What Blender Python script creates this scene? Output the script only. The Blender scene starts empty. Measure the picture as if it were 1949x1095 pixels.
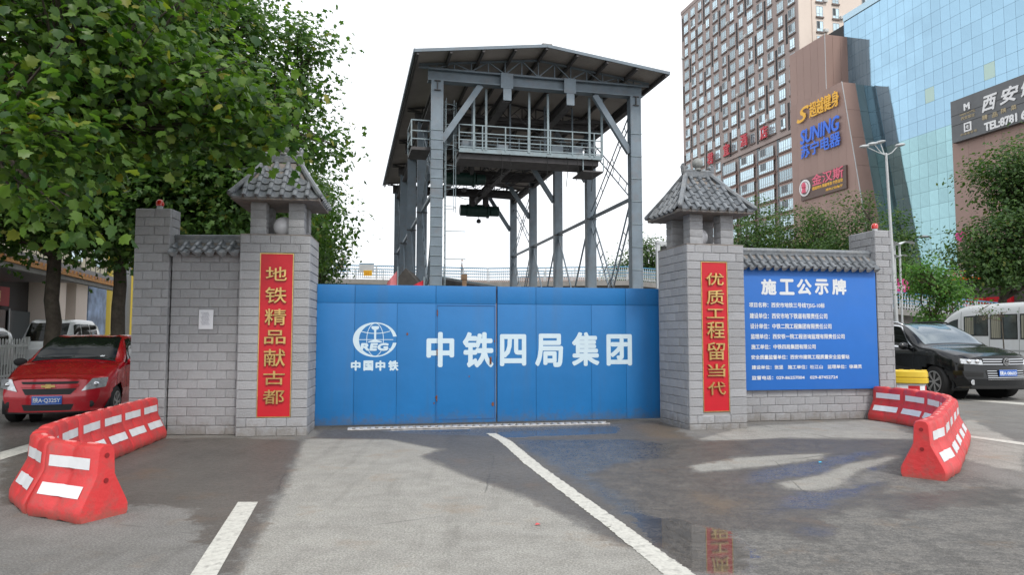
import bpy, bmesh, math, random
import numpy as np
from mathutils import Vector, Matrix
R = math.radians
random.seed(7); rng = np.random.default_rng(7)
sc = bpy.context.scene
COL = sc.collection
# ---------------------------------------------------------------- camera
CAM_H = 1.45; PITCH = R(4.0); F = 1353.0; CX = 974.5; CY = 547.5
cd = bpy.data.cameras.new('camera'); cam = bpy.data.objects.new('camera', cd); COL.objects.link(cam)
cd.sensor_width = 36.0; cd.lens = F/1949.0*36.0; cd.clip_start = 0.05; cd.clip_end = 3000
cam.location = (0, 0, CAM_H); cam.rotation_euler = (R(90)+PITCH, 0, 0)
sc.camera = cam
# ---------------------------------------------------------------- world, sun, exposure
SUN_EL = R(50); SUN_AZ = R(152)      # azimuth clockwise from +Y : behind the camera, to the right
w = bpy.data.worlds.new('World'); sc.world = w; w.use_nodes = True
nt = w.node_tree; nt.nodes.clear()
def N(nt, t, **k):
    n = nt.nodes.new(t)
    for a, v in k.items():
        if a.startswith('i_'):
            n.inputs[a[2:].replace('_', ' ')].default_value = v
        else: setattr(n, a, v)
    return n
sky = N(nt, 'ShaderNodeTexSky'); sky.sky_type = 'NISHITA'; sky.sun_disc = False
sky.sun_elevation = SUN_EL; sky.sun_rotation = SUN_AZ; sky.air_density = 1.2; sky.dust_density = 2.0
tc = N(nt, 'ShaderNodeTexCoord')
mp = N(nt, 'ShaderNodeMapping'); mp.inputs['Scale'].default_value = (1, 1, 2.4)
no = N(nt, 'ShaderNodeTexNoise'); no.inputs['Scale'].default_value = 2.2; no.inputs['Detail'].default_value = 7
cr = N(nt, 'ShaderNodeMapRange'); cr.inputs['From Min'].default_value = 0.36; cr.inputs['From Max'].default_value = 0.50
sep = N(nt, 'ShaderNodeSeparateXYZ')
hz = N(nt, 'ShaderNodeMapRange'); hz.inputs['From Min'].default_value = 0.80; hz.inputs['From Max'].default_value = 0.45
mx = N(nt, 'ShaderNodeMath', operation='MAXIMUM')
mix = N(nt, 'ShaderNodeMix', data_type='RGBA')
bg = N(nt, 'ShaderNodeBackground'); bg.inputs['Strength'].default_value = 0.12
out = N(nt, 'ShaderNodeOutputWorld')
L = nt.links.new
L(tc.outputs['Generated'], mp.inputs['Vector']); L(mp.outputs[0], no.inputs['Vector'])
L(no.outputs['Fac'], cr.inputs['Value']); L(tc.outputs['Generated'], sep.inputs[0]); L(sep.outputs['Z'], hz.inputs['Value'])
L(cr.outputs[0], mx.inputs[0]); L(hz.outputs[0], mx.inputs[1]); L(mx.outputs[0], mix.inputs[0])
L(sky.outputs[0], mix.inputs[6]); mix.inputs[7].default_value = (9.6, 9.9, 10.3, 1)
L(mix.outputs[2], bg.inputs['Color']); L(bg.outputs[0], out.inputs['Surface'])
sd = bpy.data.lights.new('sun', 'SUN'); sd.energy = 1.7; sd.angle = R(10); sd.color = (1, 0.95, 0.88)
sun = bpy.data.objects.new('sun', sd); COL.objects.link(sun)
sdir = Vector((math.sin(SUN_AZ)*math.cos(SUN_EL), math.cos(SUN_AZ)*math.cos(SUN_EL), math.sin(SUN_EL)))
sun.rotation_euler = sdir.to_track_quat('Z', 'Y').to_euler(); sun.location = (20, -20, 40)
sc.view_settings.view_transform = 'Standard'; sc.view_settings.look = 'None'
sc.view_settings.exposure = 0.22; sc.view_settings.gamma = 1.0; sc.view_settings.use_curve_mapping = False
sc.render.engine = 'CYCLES'; sc.cycles.max_bounces = 8; sc.cycles.transparent_max_bounces = 12
sc.cycles.caustics_reflective = False; sc.cycles.caustics_refractive = False

# ---------------------------------------------------------------- measuring helpers (photograph pixel -> world point at a known depth)
def ray(u, v):
    xc = (u-CX)/F; yc = -(v-CY)/F
    return xc, math.cos(PITCH)-yc*math.sin(PITCH), math.sin(PITCH)+yc*math.cos(PITCH)
def G(u, v, z=0.0):
    x, y, ww = ray(u, v); t = (z-CAM_H)/ww
    return x*t, y*t
def AT(u, v, Y):
    x, y, ww = ray(u, v); t = Y/y
    return x*t, CAM_H+ww*t

# ---------------------------------------------------------------- materials
MATS = {}
def mat(name, col, rough=0.6, metal=0.0, var=0.0, scale=6.0, bump=0.0, bscale=40.0, coat=0.0, emit=None, trans=0.0,
        spec=0.5, dirt=None, dscale=1.5, damt=0.5, objvar=0.0, alpha=1.0, streak=False):
    if name in MATS: return MATS[name]
    m = bpy.data.materials.new(name); m.use_nodes = True; MATS[name] = m
    nt = m.node_tree; b = nt.nodes['Principled BSDF']; L = nt.links.new
    b.inputs['Roughness'].default_value = rough; b.inputs['Metallic'].default_value = metal
    b.inputs['Specular IOR Level'].default_value = spec; b.inputs['Coat Weight'].default_value = coat
    b.inputs['Coat Roughness'].default_value = 0.06
    b.inputs['Transmission Weight'].default_value = trans; b.inputs['Alpha'].default_value = alpha
    c = (*col, 1)
    b.inputs['Base Color'].default_value = c
    if emit: b.inputs['Emission Color'].default_value = (*col, 1); b.inputs['Emission Strength'].default_value = emit
    tc = N(nt, 'ShaderNodeTexCoord')
    cur = None
    def rgbmix(fac_out, a, bcol, t='MIX'):
        mxn = N(nt, 'ShaderNodeMix', data_type='RGBA', blend_type=t)
        if hasattr(fac_out, 'links'): L(fac_out, mxn.inputs[0])
        else: mxn.inputs[0].default_value = fac_out
        if hasattr(a, 'links'): L(a, mxn.inputs[6])
        else: mxn.inputs[6].default_value = a
        if hasattr(bcol, 'links'): L(bcol, mxn.inputs[7])
        else: mxn.inputs[7].default_value = bcol
        return mxn.outputs[2]
    src = c
    if var > 0:
        n = N(nt, 'ShaderNodeTexNoise'); n.inputs['Scale'].default_value = scale; n.inputs['Detail'].default_value = 6; n.inputs['Roughness'].default_value = .65
        L(tc.outputs['Object'], n.inputs['Vector'])
        r = N(nt, 'ShaderNodeMapRange'); r.inputs['From Min'].default_value = .3; r.inputs['From Max'].default_value = .7
        L(n.outputs['Fac'], r.inputs['Value'])
        lo = tuple(max(0, x*(1-var)) for x in col)+(1,); hi = tuple(min(1, x*(1+var)) for x in col)+(1,)
        src = rgbmix(r.outputs[0], lo, hi)
    if dirt:
        n = N(nt, 'ShaderNodeTexNoise'); n.inputs['Scale'].default_value = dscale; n.inputs['Detail'].default_value = 8; n.inputs['Roughness'].default_value = .7
        if streak:
            mpp = N(nt, 'ShaderNodeMapping'); mpp.inputs['Scale'].default_value = (4, 4, .35); L(tc.outputs['Object'], mpp.inputs[0]); L(mpp.outputs[0], n.inputs['Vector'])
        else: L(tc.outputs['Object'], n.inputs['Vector'])
        r = N(nt, 'ShaderNodeMapRange'); r.inputs['From Min'].default_value = .5; r.inputs['From Max'].default_value = .75; r.inputs['To Max'].default_value = damt
        L(n.outputs['Fac'], r.inputs['Value'])
        src = rgbmix(r.outputs[0], src, (*dirt, 1))
    if objvar > 0:
        oi = N(nt, 'ShaderNodeObjectInfo'); geo = N(nt, 'ShaderNodeNewGeometry')
        ad = N(nt, 'ShaderNodeMath', operation='ADD'); L(oi.outputs['Random'], ad.inputs[0]); L(geo.outputs['Random Per Island'], ad.inputs[1])
        fr = N(nt, 'ShaderNodeMath', operation='FRACT'); L(ad.outputs[0], fr.inputs[0])
        r = N(nt, 'ShaderNodeMapRange'); r.inputs['To Min'].default_value = 1-objvar; r.inputs['To Max'].default_value = 1+objvar
        L(fr.outputs[0], r.inputs['Value'])
        vm = N(nt, 'ShaderNodeVectorMath', operation='SCALE'); 
        if hasattr(src, 'links'): L(src, vm.inputs[0])
        else: vm.inputs[0].default_value = src[:3]
        L(r.outputs[0], vm.inputs['Scale']); src = vm.outputs[0]
    if hasattr(src, 'links'): L(src, b.inputs['Base Color'])
    if bump > 0:
        n = N(nt, 'ShaderNodeTexNoise'); n.inputs['Scale'].default_value = bscale; n.inputs['Detail'].default_value = 5
        L(tc.outputs['Object'], n.inputs['Vector'])
        bp = N(nt, 'ShaderNodeBump'); bp.inputs['Strength'].default_value = bump; bp.inputs['Distance'].default_value = 0.02
        L(n.outputs['Fac'], bp.inputs['Height']); L(bp.outputs[0], b.inputs['Normal'])
    return m
def splash(m, col, top=.40, amt=.7, scale=7.0):
    """dried mud splashes and damp staining near the ground, ragged and patchy"""
    nt = m.node_tree; b = nt.nodes['Principled BSDF']; L = nt.links.new
    geo = N(nt, 'ShaderNodeNewGeometry'); sp = N(nt, 'ShaderNodeSeparateXYZ'); L(geo.outputs['Position'], sp.inputs[0])
    n = N(nt, 'ShaderNodeTexNoise'); n.inputs['Scale'].default_value = scale; n.inputs['Detail'].default_value = 9; n.inputs['Roughness'].default_value = .75; L(geo.outputs['Position'], n.inputs['Vector'])
    a = N(nt, 'ShaderNodeMapRange'); a.inputs['From Min'].default_value = 0; a.inputs['From Max'].default_value = top; a.inputs['To Min'].default_value = .30; a.inputs['To Max'].default_value = -.25; L(sp.outputs['Z'], a.inputs['Value'])
    ad = N(nt, 'ShaderNodeMath', operation='ADD'); L(a.outputs[0], ad.inputs[0]); L(n.outputs['Fac'], ad.inputs[1])
    r = N(nt, 'ShaderNodeMapRange'); r.inputs['From Min'].default_value = .52; r.inputs['From Max'].default_value = .78; r.inputs['To Max'].default_value = amt; L(ad.outputs[0], r.inputs['Value'])
    mx = N(nt, 'ShaderNodeMix', data_type='RGBA'); L(r.outputs[0], mx.inputs[0]); mx.inputs[7].default_value = (*col, 1)
    lk = b.inputs['Base Color'].links
    if lk: L(lk[0].from_socket, mx.inputs[6])
    else: mx.inputs[6].default_value = b.inputs['Base Color'].default_value
    L(mx.outputs[2], b.inputs['Base Color'])
def leafmat(name, c1, c2, rough=0.45, tr=0.35):
    m = bpy.data.materials.new(name); m.use_nodes = True; nt = m.node_tree; b = nt.nodes['Principled BSDF']; L = nt.links.new
    oi = N(nt, 'ShaderNodeObjectInfo'); geo = N(nt, 'ShaderNodeNewGeometry')
    ad = N(nt, 'ShaderNodeMath', operation='ADD'); L(oi.outputs['Random'], ad.inputs[0]); L(geo.outputs['Random Per Island'], ad.inputs[1])
    fr = N(nt, 'ShaderNodeMath', operation='FRACT'); L(ad.outputs[0], fr.inputs[0])
    rp = N(nt, 'ShaderNodeValToRGB'); e = rp.color_ramp.elements
    e[0].color = (*c1, 1); e[1].color = (*c2, 1); e[1].position = .93
    e2 = rp.color_ramp.elements.new(0.994); e2.color = (min(1,c2[0]*1.9), c2[1]*1.05, c2[2], 1)
    L(fr.outputs[0], rp.inputs[0]); L(rp.outputs[0], b.inputs['Base Color'])
    b.inputs['Roughness'].default_value = rough; b.inputs['Specular IOR Level'].default_value = .4
    t = N(nt, 'ShaderNodeBsdfTranslucent'); vm = N(nt, 'ShaderNodeVectorMath', operation='MULTIPLY'); vm.inputs[1].default_value = (1.6, 1.9, .7)
    L(rp.outputs[0], vm.inputs[0]); L(vm.outputs[0], t.inputs[0])
    ms = N(nt, 'ShaderNodeMixShader'); ms.inputs[0].default_value = tr; L(b.outputs[0], ms.inputs[1]); L(t.outputs[0], ms.inputs[2])
    L(ms.outputs[0], nt.nodes['Material Output'].inputs[0]); MATS[name] = m
    return m
def glassmat(name, col, rough=.04, mixv=.35):
    """coated window glass that reads mostly as reflection over a tinted dark interior"""
    return mat(name, col, rough, metal=mixv, spec=1.0, coat=.5, objvar=.25)

M_block = mat('split_face_block', (.365, .372, .388), .92, var=.12, scale=9, bump=.8, bscale=60, objvar=.085, dirt=(.23, .215, .195), dscale=3.1, damt=.55, spec=.25)
M_core = mat('mortar', (.34, .335, .33), .95)
M_tile = mat('glazed_grey_tile', (.15, .165, .18), .34, var=.35, scale=14, bump=.3, bscale=30, objvar=.22, dirt=(.20, .17, .13), dscale=7, damt=.6, spec=.6)
M_slab = mat('tile_bed_mortar', (.22, .20, .185), .9, var=.2, scale=8, bump=.5, dirt=(.33, .24, .17), dscale=4, damt=.5)
M_gate = mat('gate_blue_paint', (.012, .168, .450), .45, var=.08, scale=1.1, bump=.45, bscale=2.2, dirt=(.04, .15, .34), dscale=.8, damt=.55, streak=True)
M_gdark = mat('gate_edge_dark', (.018, .12, .33), .6, dirt=(.12, .05, .03), dscale=3, damt=.7)
M_white = mat('white_paint', (.72, .75, .76), .5, var=.05, scale=5)
M_board = mat('board_blue', (.018, .155, .55), .5, var=.05, scale=2, dirt=(.05, .17, .5), dscale=1.2, damt=.4)
M_red = mat('banner_red', (.55, .010, .022), .42, var=.08, scale=3)
M_gold = mat('gilt_metal', (.62, .43, .16), .30, metal=.75, var=.25, scale=12)
M_rust = mat('rust', (.20, .07, .03), .9, var=.4, scale=30)
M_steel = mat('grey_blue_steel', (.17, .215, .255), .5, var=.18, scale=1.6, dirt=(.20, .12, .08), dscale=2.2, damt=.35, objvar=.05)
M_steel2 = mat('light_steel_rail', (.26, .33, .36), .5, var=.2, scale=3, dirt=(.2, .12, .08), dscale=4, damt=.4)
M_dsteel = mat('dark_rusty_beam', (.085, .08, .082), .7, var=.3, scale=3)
M_sheet = mat('roof_sheet', (.36, .33, .31), .6, var=.12, scale=.8, dirt=(.24, .21, .18), dscale=.7, damt=.6)
M_green = mat('hoist_green', (.014, .05, .04), .45, var=.2, scale=6)
M_plast = mat('red_barrier_plastic', (.64, .048, .05), .42, var=.14, scale=3, bump=.2, bscale=30, dirt=(.24, .10, .085), dscale=6, damt=.8, spec=.4, objvar=.09)
M_refl = mat('white_reflective_tape', (.80, .82, .84), .28, var=.06, scale=8, objvar=.05)
M_black = mat('black_rubber', (.012, .012, .012), .75)
M_dark = mat('dark_void', (.012, .013, .014), .6)
M_chrome = mat('chrome', (.75, .76, .78), .14, metal=1)
M_alloy = mat('alloy_rim', (.45, .45, .45), .3, metal=.8)
M_lens = mat('headlamp_lens', (.58, .60, .62), .10, metal=.45, var=.35, scale=22, coat=1)
M_plate = mat('plate_blue', (.02, .12, .50), .4)
M_carred = mat('car_red_paint', (.48, .004, .016), .25, metal=.2, coat=1, var=.04)
M_carblk = mat('car_black_paint', (.005, .006, .007), .25, coat=.7, spec=.3)
M_carwht = mat('van_white_paint', (.66, .68, .68), .35, coat=.7, dirt=(.4, .38, .34), dscale=2, damt=.35)
M_wglass = mat('car_glass_dark', (.008, .010, .009), .04, spec=.22)
M_wglassb = mat('windscreen_sky_glass', (.16, .20, .22), .06, metal=.45, spec=1, coat=1)
M_trunk = mat('plane_bark', (.075, .062, .048), .9, var=.4, scale=5, bump=.8, bscale=14, dirt=(.16, .15, .11), dscale=2.2, damt=.5)
M_twig = mat('twig', (.11, .085, .055), .9)
M_concrete = mat('concrete', (.30, .29, .275), .85, var=.15, scale=2.5, bump=.3, bscale=20, dirt=(.14, .13, .12), dscale=.8, damt=.4)
M_pale = mat('pale_metal_paint', (.50, .52, .53), .5, var=.1, scale=4)

splash(M_block, (.19, .165, .13), .38, .55); splash(M_gate, (.11, .12, .125), .42, .55, 9); splash(M_plast, (.24, .12, .09), .16, .6, 12); splash(M_carred, (.10, .05, .04), .45, .35, 6); splash(M_carblk, (.06, .055, .05), .5, .4, 6)

# ---------------------------------------------------------------- object helpers
CNT = {}
def tag(o, label=None, cat=None, group=None, kind=None):
    if label: o['label'] = label
    if cat: o['category'] = cat
    if group: o['group'] = group
    if kind: o['kind'] = kind
    return o
def thing(name, label, cat, loc=(0, 0, 0), rz=0.0, group=None):
    o = bpy.data.objects.new(name, None); COL.objects.link(o); o.empty_display_size = .2
    o.location = loc; o.rotation_euler = (0, 0, rz)
    return tag(o, label, cat, group)
def inst(name, me, parent=None, loc=(0, 0, 0), rot=(0, 0, 0), scale=None):
    o = bpy.data.objects.new(name, me); COL.objects.link(o)
    if parent: o.parent = parent
    o.location = loc; o.rotation_euler = rot
    if scale: o.scale = scale
    return o
class MB:
    def __init__(s): s.v = []; s.f = []; s.m = []; s.cur = 0
    def add(s, vs, fs):
        n = len(s.v); s.v += [tuple(p) for p in vs]
        for f in fs: s.f.append(tuple(i+n for i in f)); s.m.append(s.cur)
        return s
    def box(s, x0, x1, y0, y1, z0, z1, M=None):
        vs = [Vector((x, y, z)) for z in (z0, z1) for (x, y) in ((x0, y0), (x1, y0), (x1, y1), (x0, y1))]
        if M: vs = [M @ p for p in vs]
        return s.add(vs, [(0, 3, 2, 1), (4, 5, 6, 7), (0, 1, 5, 4), (1, 2, 6, 5), (2, 3, 7, 6), (3, 0, 4, 7)])
    def beam(s, p, q, w=.1, h=None, up=(0, 0, 1)):
        p = Vector(p); q = Vector(q); d = q-p; Ln = d.length
        if Ln < 1e-6: return s
        d.normalize(); u = Vector(up)
        if abs(d.dot(u)) > .98: u = Vector((0, 1, 0))
        x = d.cross(u).normalized(); z = x.cross(d); h = h or w
        vs = [p+x*(sx*w/2)+z*(sz*h/2) for (sx, sz) in ((-1, -1), (1, -1), (1, 1), (-1, 1))]+[q+x*(sx*w/2)+z*(sz*h/2) for (sx, sz) in ((-1, -1), (1, -1), (1, 1), (-1, 1))]
        return s.add(vs, [(0, 1, 2, 3)[::-1], (4, 5, 6, 7), (0, 1, 5, 4), (1, 2, 6, 5), (2, 3, 7, 6), (3, 0, 4, 7)])
    def ibeam(s, p, q, w=.3, h=.5, t=.03, up=(0, 0, 1)):
        p = Vector(p); q = Vector(q); d = (q-p).normalized(); u = Vector(up)
        if abs(d.dot(u)) > .98: u = Vector((0, 1, 0))
        x = d.cross(u).normalized(); z = x.cross(d)
        s.beam(p, q, t, h-2*t, up); s.beam(p+z*(h/2-t/2), q+z*(h/2-t/2), w, t, up); s.beam(p-z*(h/2-t/2), q-z*(h/2-t/2), w, t, up)
        return s
    def tube(s, pts, rad, n=8, cap=True):
        pts = [Vector(p) for p in pts]; rad = rad if hasattr(rad, '__len__') else [rad]*len(pts)
        rings = []; ref = None
        for i, p in enumerate(pts):
            d = (pts[min(i+1, len(pts)-1)]-pts[max(i-1, 0)]).normalized()
            a = Vector((0, 0, 1)) if abs(d.z) < .9 else Vector((1, 0, 0))
            if ref is not None: a = ref
            x = (a-d*a.dot(d)).normalized(); y = d.cross(x); ref = x
            rings.append([p+(x*math.cos(2*math.pi*k/n)+y*math.sin(2*math.pi*k/n))*rad[i] for k in range(n)])
        vs = [v for r_ in rings for v in r_]; fs = []
        for i in range(len(pts)-1):
            for k in range(n):
                fs.append((i*n+k, i*n+(k+1) % n, (i+1)*n+(k+1) % n, (i+1)*n+k))
        if cap: fs.append(tuple(range(n))[::-1]); fs.append(tuple((len(pts)-1)*n+k for k in range(n)))
        return s.add(vs, fs)
    def lathe(s, prof, n=16, c=(0, 0, 0), axis='Z'):
        vs = []; fs = []
        for (r_, z) in prof:
            for k in range(n):
                a = 2*math.pi*k/n
                x, y = r_*math.cos(a), r_*math.sin(a)
                p = {'Z': (x, y, z), 'Y': (x, z, y), 'X': (z, x, y)}[axis]
                vs.append((p[0]+c[0], p[1]+c[1], p[2]+c[2]))
        for i in range(len(prof)-1):
            for k in range(n): fs.append((i*n+k, i*n+(k+1) % n, (i+1)*n+(k+1) % n, (i+1)*n+k))
        fs.append(tuple(range(n))[::-1]); fs.append(tuple((len(prof)-1)*n+k for k in range(n)))
        return s.add(vs, fs)
    def sphere(s, c, r, n=16, m=10, sc=(1, 1, 1)):
        return s.lathe([(max(1e-4, r*math.sin(math.pi*i/m))*sc[0], -r*math.cos(math.pi*i/m)*sc[2]) for i in range(m+1)], n, c)
    def prism(s, poly, y0, y1, plane='XZ'):
        n = len(poly)
        if plane == 'XZ': vs = [(a, y0, b) for a, b in poly]+[(a, y1, b) for a, b in poly]
        elif plane == 'YZ': vs = [(y0, a, b) for a, b in poly]+[(y1, a, b) for a, b in poly]
        else: vs = [(a, b, y0) for a, b in poly]+[(a, b, y1) for a, b in poly]
        return s.add(vs, [tuple(range(n))[::-1], tuple(range(n, 2*n))]+[(i, (i+1) % n, n+(i+1) % n, n+i) for i in range(n)])
    def mesh(s, name, mats, smooth=False, fix=True):
        me = bpy.data.meshes.new(name); me.from_pydata([tuple(v) for v in s.v], [], s.f)
        for m in (mats if isinstance(mats, (list, tuple)) else [mats]): me.materials.append(m)
        if any(s.m): me.polygons.foreach_set('material_index', s.m)
        if fix:
            bm = bmesh.new(); bm.from_mesh(me); bmesh.ops.recalc_face_normals(bm, faces=bm.faces); bm.to_mesh(me); bm.free()
        if smooth is True: me.polygons.foreach_set('use_smooth', [True]*len(me.polygons))
        elif smooth: me.polygons.foreach_set('use_smooth', [True]*len(me.polygons)); me.set_sharp_from_angle(angle=R(smooth))
        me.update(); return me
    def build(s, name, mats, parent=None, loc=(0, 0, 0), rot=(0, 0, 0), smooth=False, bevel=0, fix=True):
        me = s.mesh(name, mats, smooth, fix)
        if bevel:
            bm = bmesh.new(); bm.from_mesh(me)
            bmesh.ops.bevel(bm, geom=[e for e in bm.edges if e.calc_face_angle(0) > .5], offset=bevel, segments=2, affect='EDGES', profile=.6)
            bm.to_mesh(me); bm.free(); me.polygons.foreach_set('use_smooth', [True]*len(me.polygons)); me.set_sharp_from_angle(angle=R(50))
        return inst(name, me, parent, loc, rot)
TXT = {}
def text(s, size, m, parent, loc, rot=(R(90), 0, 0), name='lettering', extrude=.002, bold=0.0, sx=1.0, align='LEFT', shear=0.0, spacing=1.0, center=False, fit=None):
    """lettering as real flat geometry; local x along the line, y up, z out of the wall"""
    c = bpy.data.curves.new('t', 'FONT'); c.body = s; c.size = 1; c.resolution_u = 3; c.space_character = spacing; c.shear = shear
    c.align_x = align
    o = bpy.data.objects.new('t', c); COL.objects.link(o)
    me0 = bpy.data.meshes.new_from_object(o.evaluated_get(bpy.context.evaluated_depsgraph_get()))
    bpy.data.objects.remove(o); bpy.data.curves.remove(c)
    n = len(me0.vertices); co = np.empty(n*3); me0.vertices.foreach_get('co', co); co = co.reshape(-1, 3)
    fs = [tuple(p.vertices) for p in me0.polygons]; bpy.data.meshes.remove(me0)
    if n == 0: return None
    x0, x1 = co[:, 0].min(), co[:, 0].max(); y0, y1 = co[:, 1].min(), co[:, 1].max()
    if fit:   # (width, height) of the ink box
        kx = fit[0]/(x1-x0); ky = fit[1]/(y1-y0)
        co = (co-np.array([(x0+x1)/2, (y0+y1)/2, 0]))*np.array([kx, ky, 1]); bsz = bold*min(kx, ky)
    else:
        if center: co = co-np.array([(x0+x1)/2, (y0+y1)/2, 0])
        co = co*np.array([size*sx, size, 1]); bsz = bold*size
    offs = [(0, 0)] if not bold else [(0, 0), (1, 0), (-1, 0), (0, 1), (0, -1), (.7, .7), (-.7, .7), (.7, -.7), (-.7, -.7)]
    V = []; Fc = []
    for k, (ox, oy) in enumerate(offs):
        base = len(V); z = extrude-k*.00012
        V += [(p[0]+ox*bsz, p[1]+oy*bsz, z) for p in co]
        Fc += [tuple(i+base for i in f) for f in fs]
    me = bpy.data.meshes.new(name)
    me.from_pydata(V, [], Fc)
    if extrude > .004:   # relief characters: give them walls
        bm = bmesh.new(); bm.from_mesh(me)
        r = bmesh.ops.extrude_face_region(bm, geom=bm.faces[:])
        for v in [g for g in r['geom'] if isinstance(g, bmesh.types.BMVert)]: v.co.z = 0
        bmesh.ops.recalc_face_normals(bm, faces=bm.faces); bm.to_mesh(me); bm.free()
    me.materials.append(m)
    return inst(name, me, parent, loc, rot)
# ================================================================ GROUND
def pix(poly): return [G(u, v) for u, v in poly]
WET = [pix(p) for p in [
    [(0, 800), (300, 835), (470, 835), (578, 838), (562, 885), (545, 925), (500, 1010), (455, 1094), (362, 1094), (380, 1040), (373, 985), (340, 967), (240, 962), (150, 1000), (60, 965), (0, 962)],
    [(600, 814), (1260, 800), (1300, 826), (1340, 840), (1480, 835), (1740, 838), (1760, 870), (1700, 884), (1640, 905), (1560, 935), (1590, 930), (1690, 915), (1690, 937), (1640, 965), (1560, 988), (1530, 1010), (1400, 1012), (1440, 1094), (1335, 1094), (1240, 1058), (1180, 1040), (1130, 1015), (1090, 990), (1010, 952), (960, 930), (880, 905), (800, 870), (835, 856), (740, 837), (600, 835)],
    [(1640, 940), (1949, 930), (1949, 960), (1820, 965), (1700, 985), (1660, 965)],
    [(1530, 985), (1600, 1005), (1590, 1040), (1500, 1030), (1470, 1005)]]]
DRY = [pix(p) for p in [
    [(1310, 888), (1400, 872), (1500, 866), (1572, 864), (1565, 874), (1480, 886), (1380, 896), (1330, 900)],
    [(1478, 920), (1560, 905), (1610, 884), (1712, 866), (1705, 878), (1640, 895), (1600, 925), (1560, 936), (1500, 932)]]]
GLOSS = [pix(p) for p in [
    [(975, 838), (1180, 836), (1300, 846), (1275, 872), (1175, 885), (1130, 905), (1210, 960), (1290, 992), (1390, 1010), (1435, 1050), (1440, 1100), (1350, 1100), (1110, 935)],
    [(1488, 950), (1560, 905), (1640, 885), (1690, 885), (1695, 915), (1640, 945), (1560, 972), (1440, 985)],
    [(700, 815), (1180, 808), (1175, 824), (930, 832), (760, 826)],
    [(1380, 915), (1440, 895), (1580, 868), (1700, 852), (1560, 905), (1440, 925)],
    [(1520, 1000), (1600, 1010), (1580, 1032), (1500, 1018)]]]
MIRROR = [pix(p) for p in [[(1190, 975), (1290, 992), (1395, 1012), (1435, 1050), (1440, 1110), (1350, 1110), (1240, 1030)], [(940, 824), (1180, 812), (1170, 826), (960, 834)], [(740, 815), (900, 815), (890, 822), (750, 822)]]]
MUD = [pix(p) for p in [[(1270, 800), (1300, 826), (1340, 840), (1240, 835), (1180, 812)], [(1300, 930), (1440, 960), (1380, 985), (1300, 950)]]]
LIGHT = DRY+[pix([(1325, 838), (1420, 812), (1680, 799), (1745, 836), (1500, 833), (1400, 840)]), pix([(1720, 830), (1850, 800), (1949, 850), (1949, 900), (1850, 880)]), pix([(604, 836), (740, 837), (835, 856), (800, 870), (880, 905), (1010, 952), (1130, 1015), (1240, 1058), (1345, 1110), (1700, 1400), (300, 1400), (455, 1094), (545, 925), (578, 838)])]
RIGHT = [pix([(975, 836), (1720, 836), (1840, 900), (2400, 1040), (2400, 1500), (1500, 1300), (1340, 1110), (1140, 950)])]
def sdist(P, poly):
    poly = np.array(poly); n = len(poly); d = np.full(len(P), 1e9); ins = np.zeros(len(P), bool)
    for i in range(n):
        a = poly[i]; b = poly[(i+1) % n]; ab = b-a; t = np.clip(((P-a)@ab)/max(1e-9, ab@ab), 0, 1)
        d = np.minimum(d, np.hypot(*(P-a-t[:, None]*ab).T))
        c = ((a[1] > P[:, 1]) != (b[1] > P[:, 1])) & (P[:, 0] < (b[0]-a[0])*(P[:, 1]-a[1])/((b[1]-a[1]) or 1e-9)+a[0]); ins ^= c
    return np.where(ins, d, -d)
def field(P, polys, sub=()):
    r = np.full(len(P), -9.)
    for p in polys: r = np.maximum(r, sdist(P, p))
    for p in sub: r = np.minimum(r, -sdist(P, p))
    return np.clip(r, -1, 1)
def axis(lo, hi, a, b, st): 
    far = [-600, -300, -150, -80, -45, -28, -18]
    l = [lo+x for x in far if x < -1]; h = [hi-x for x in far[::-1]]
    return np.array(l+list(np.arange(lo, hi, st))+[hi]+h)
xs = axis(-9, 12, 0, 0, .085); ys = axis(2.5, 16.5, 0, 0, .085)
XX, YY = np.meshgrid(xs, ys); P = np.c_[XX.ravel(), YY.ravel()]
nx, ny = len(xs), len(ys)
me = bpy.data.meshes.new('ground')
idx = np.arange(nx*ny).reshape(ny, nx)
q = np.stack([idx[:-1, :-1], idx[:-1, 1:], idx[1:, 1:], idx[1:, :-1]], -1).reshape(-1, 4)
me.vertices.add(nx*ny); me.vertices.foreach_set('co', np.c_[P, np.zeros(len(P))].ravel())
me.loops.add(q.size); me.loops.foreach_set('vertex_index', q.ravel()); me.polygons.add(len(q)); me.polygons.foreach_set('loop_start', np.arange(0, q.size, 4)); me.polygons.foreach_set('loop_total', np.full(len(q), 4))
me.update(calc_edges=True)
for nm, val in (('wet', field(P, WET, DRY)), ('gloss', field(P, GLOSS, DRY)), ('mirror', field(P, MIRROR)), ('mud', field(P, MUD)), ('slab', field(P, LIGHT)), ('worn', field(P, RIGHT))):
    at = me.attributes.new(nm, 'FLOAT', 'POINT'); at.data.foreach_set('value', val.astype(np.float32))
ground = inst('ground', me); tag(ground, kind='structure')
m = bpy.data.materials.new('asphalt'); m.use_nodes = True; nt = m.node_tree; b = nt.nodes['Principled BSDF']; L = nt.links.new
tc = N(nt, 'ShaderNodeTexCoord')
def noise(scale, det=6, rough=.6, vec=None, sc3=None):
    n = N(nt, 'ShaderNodeTexNoise'); n.inputs['Scale'].default_value = scale; n.inputs['Detail'].default_value = det; n.inputs['Roughness'].default_value = rough
    src = tc.outputs['Object']
    if sc3:
        mp = N(nt, 'ShaderNodeMapping'); mp.inputs['Scale'].default_value = sc3; mp.inputs['Rotation'].default_value = (0, 0, R(12)); L(src, mp.inputs[0]); src = mp.outputs[0]
    L(src, n.inputs['Vector']); return n.outputs['Fac']
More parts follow.
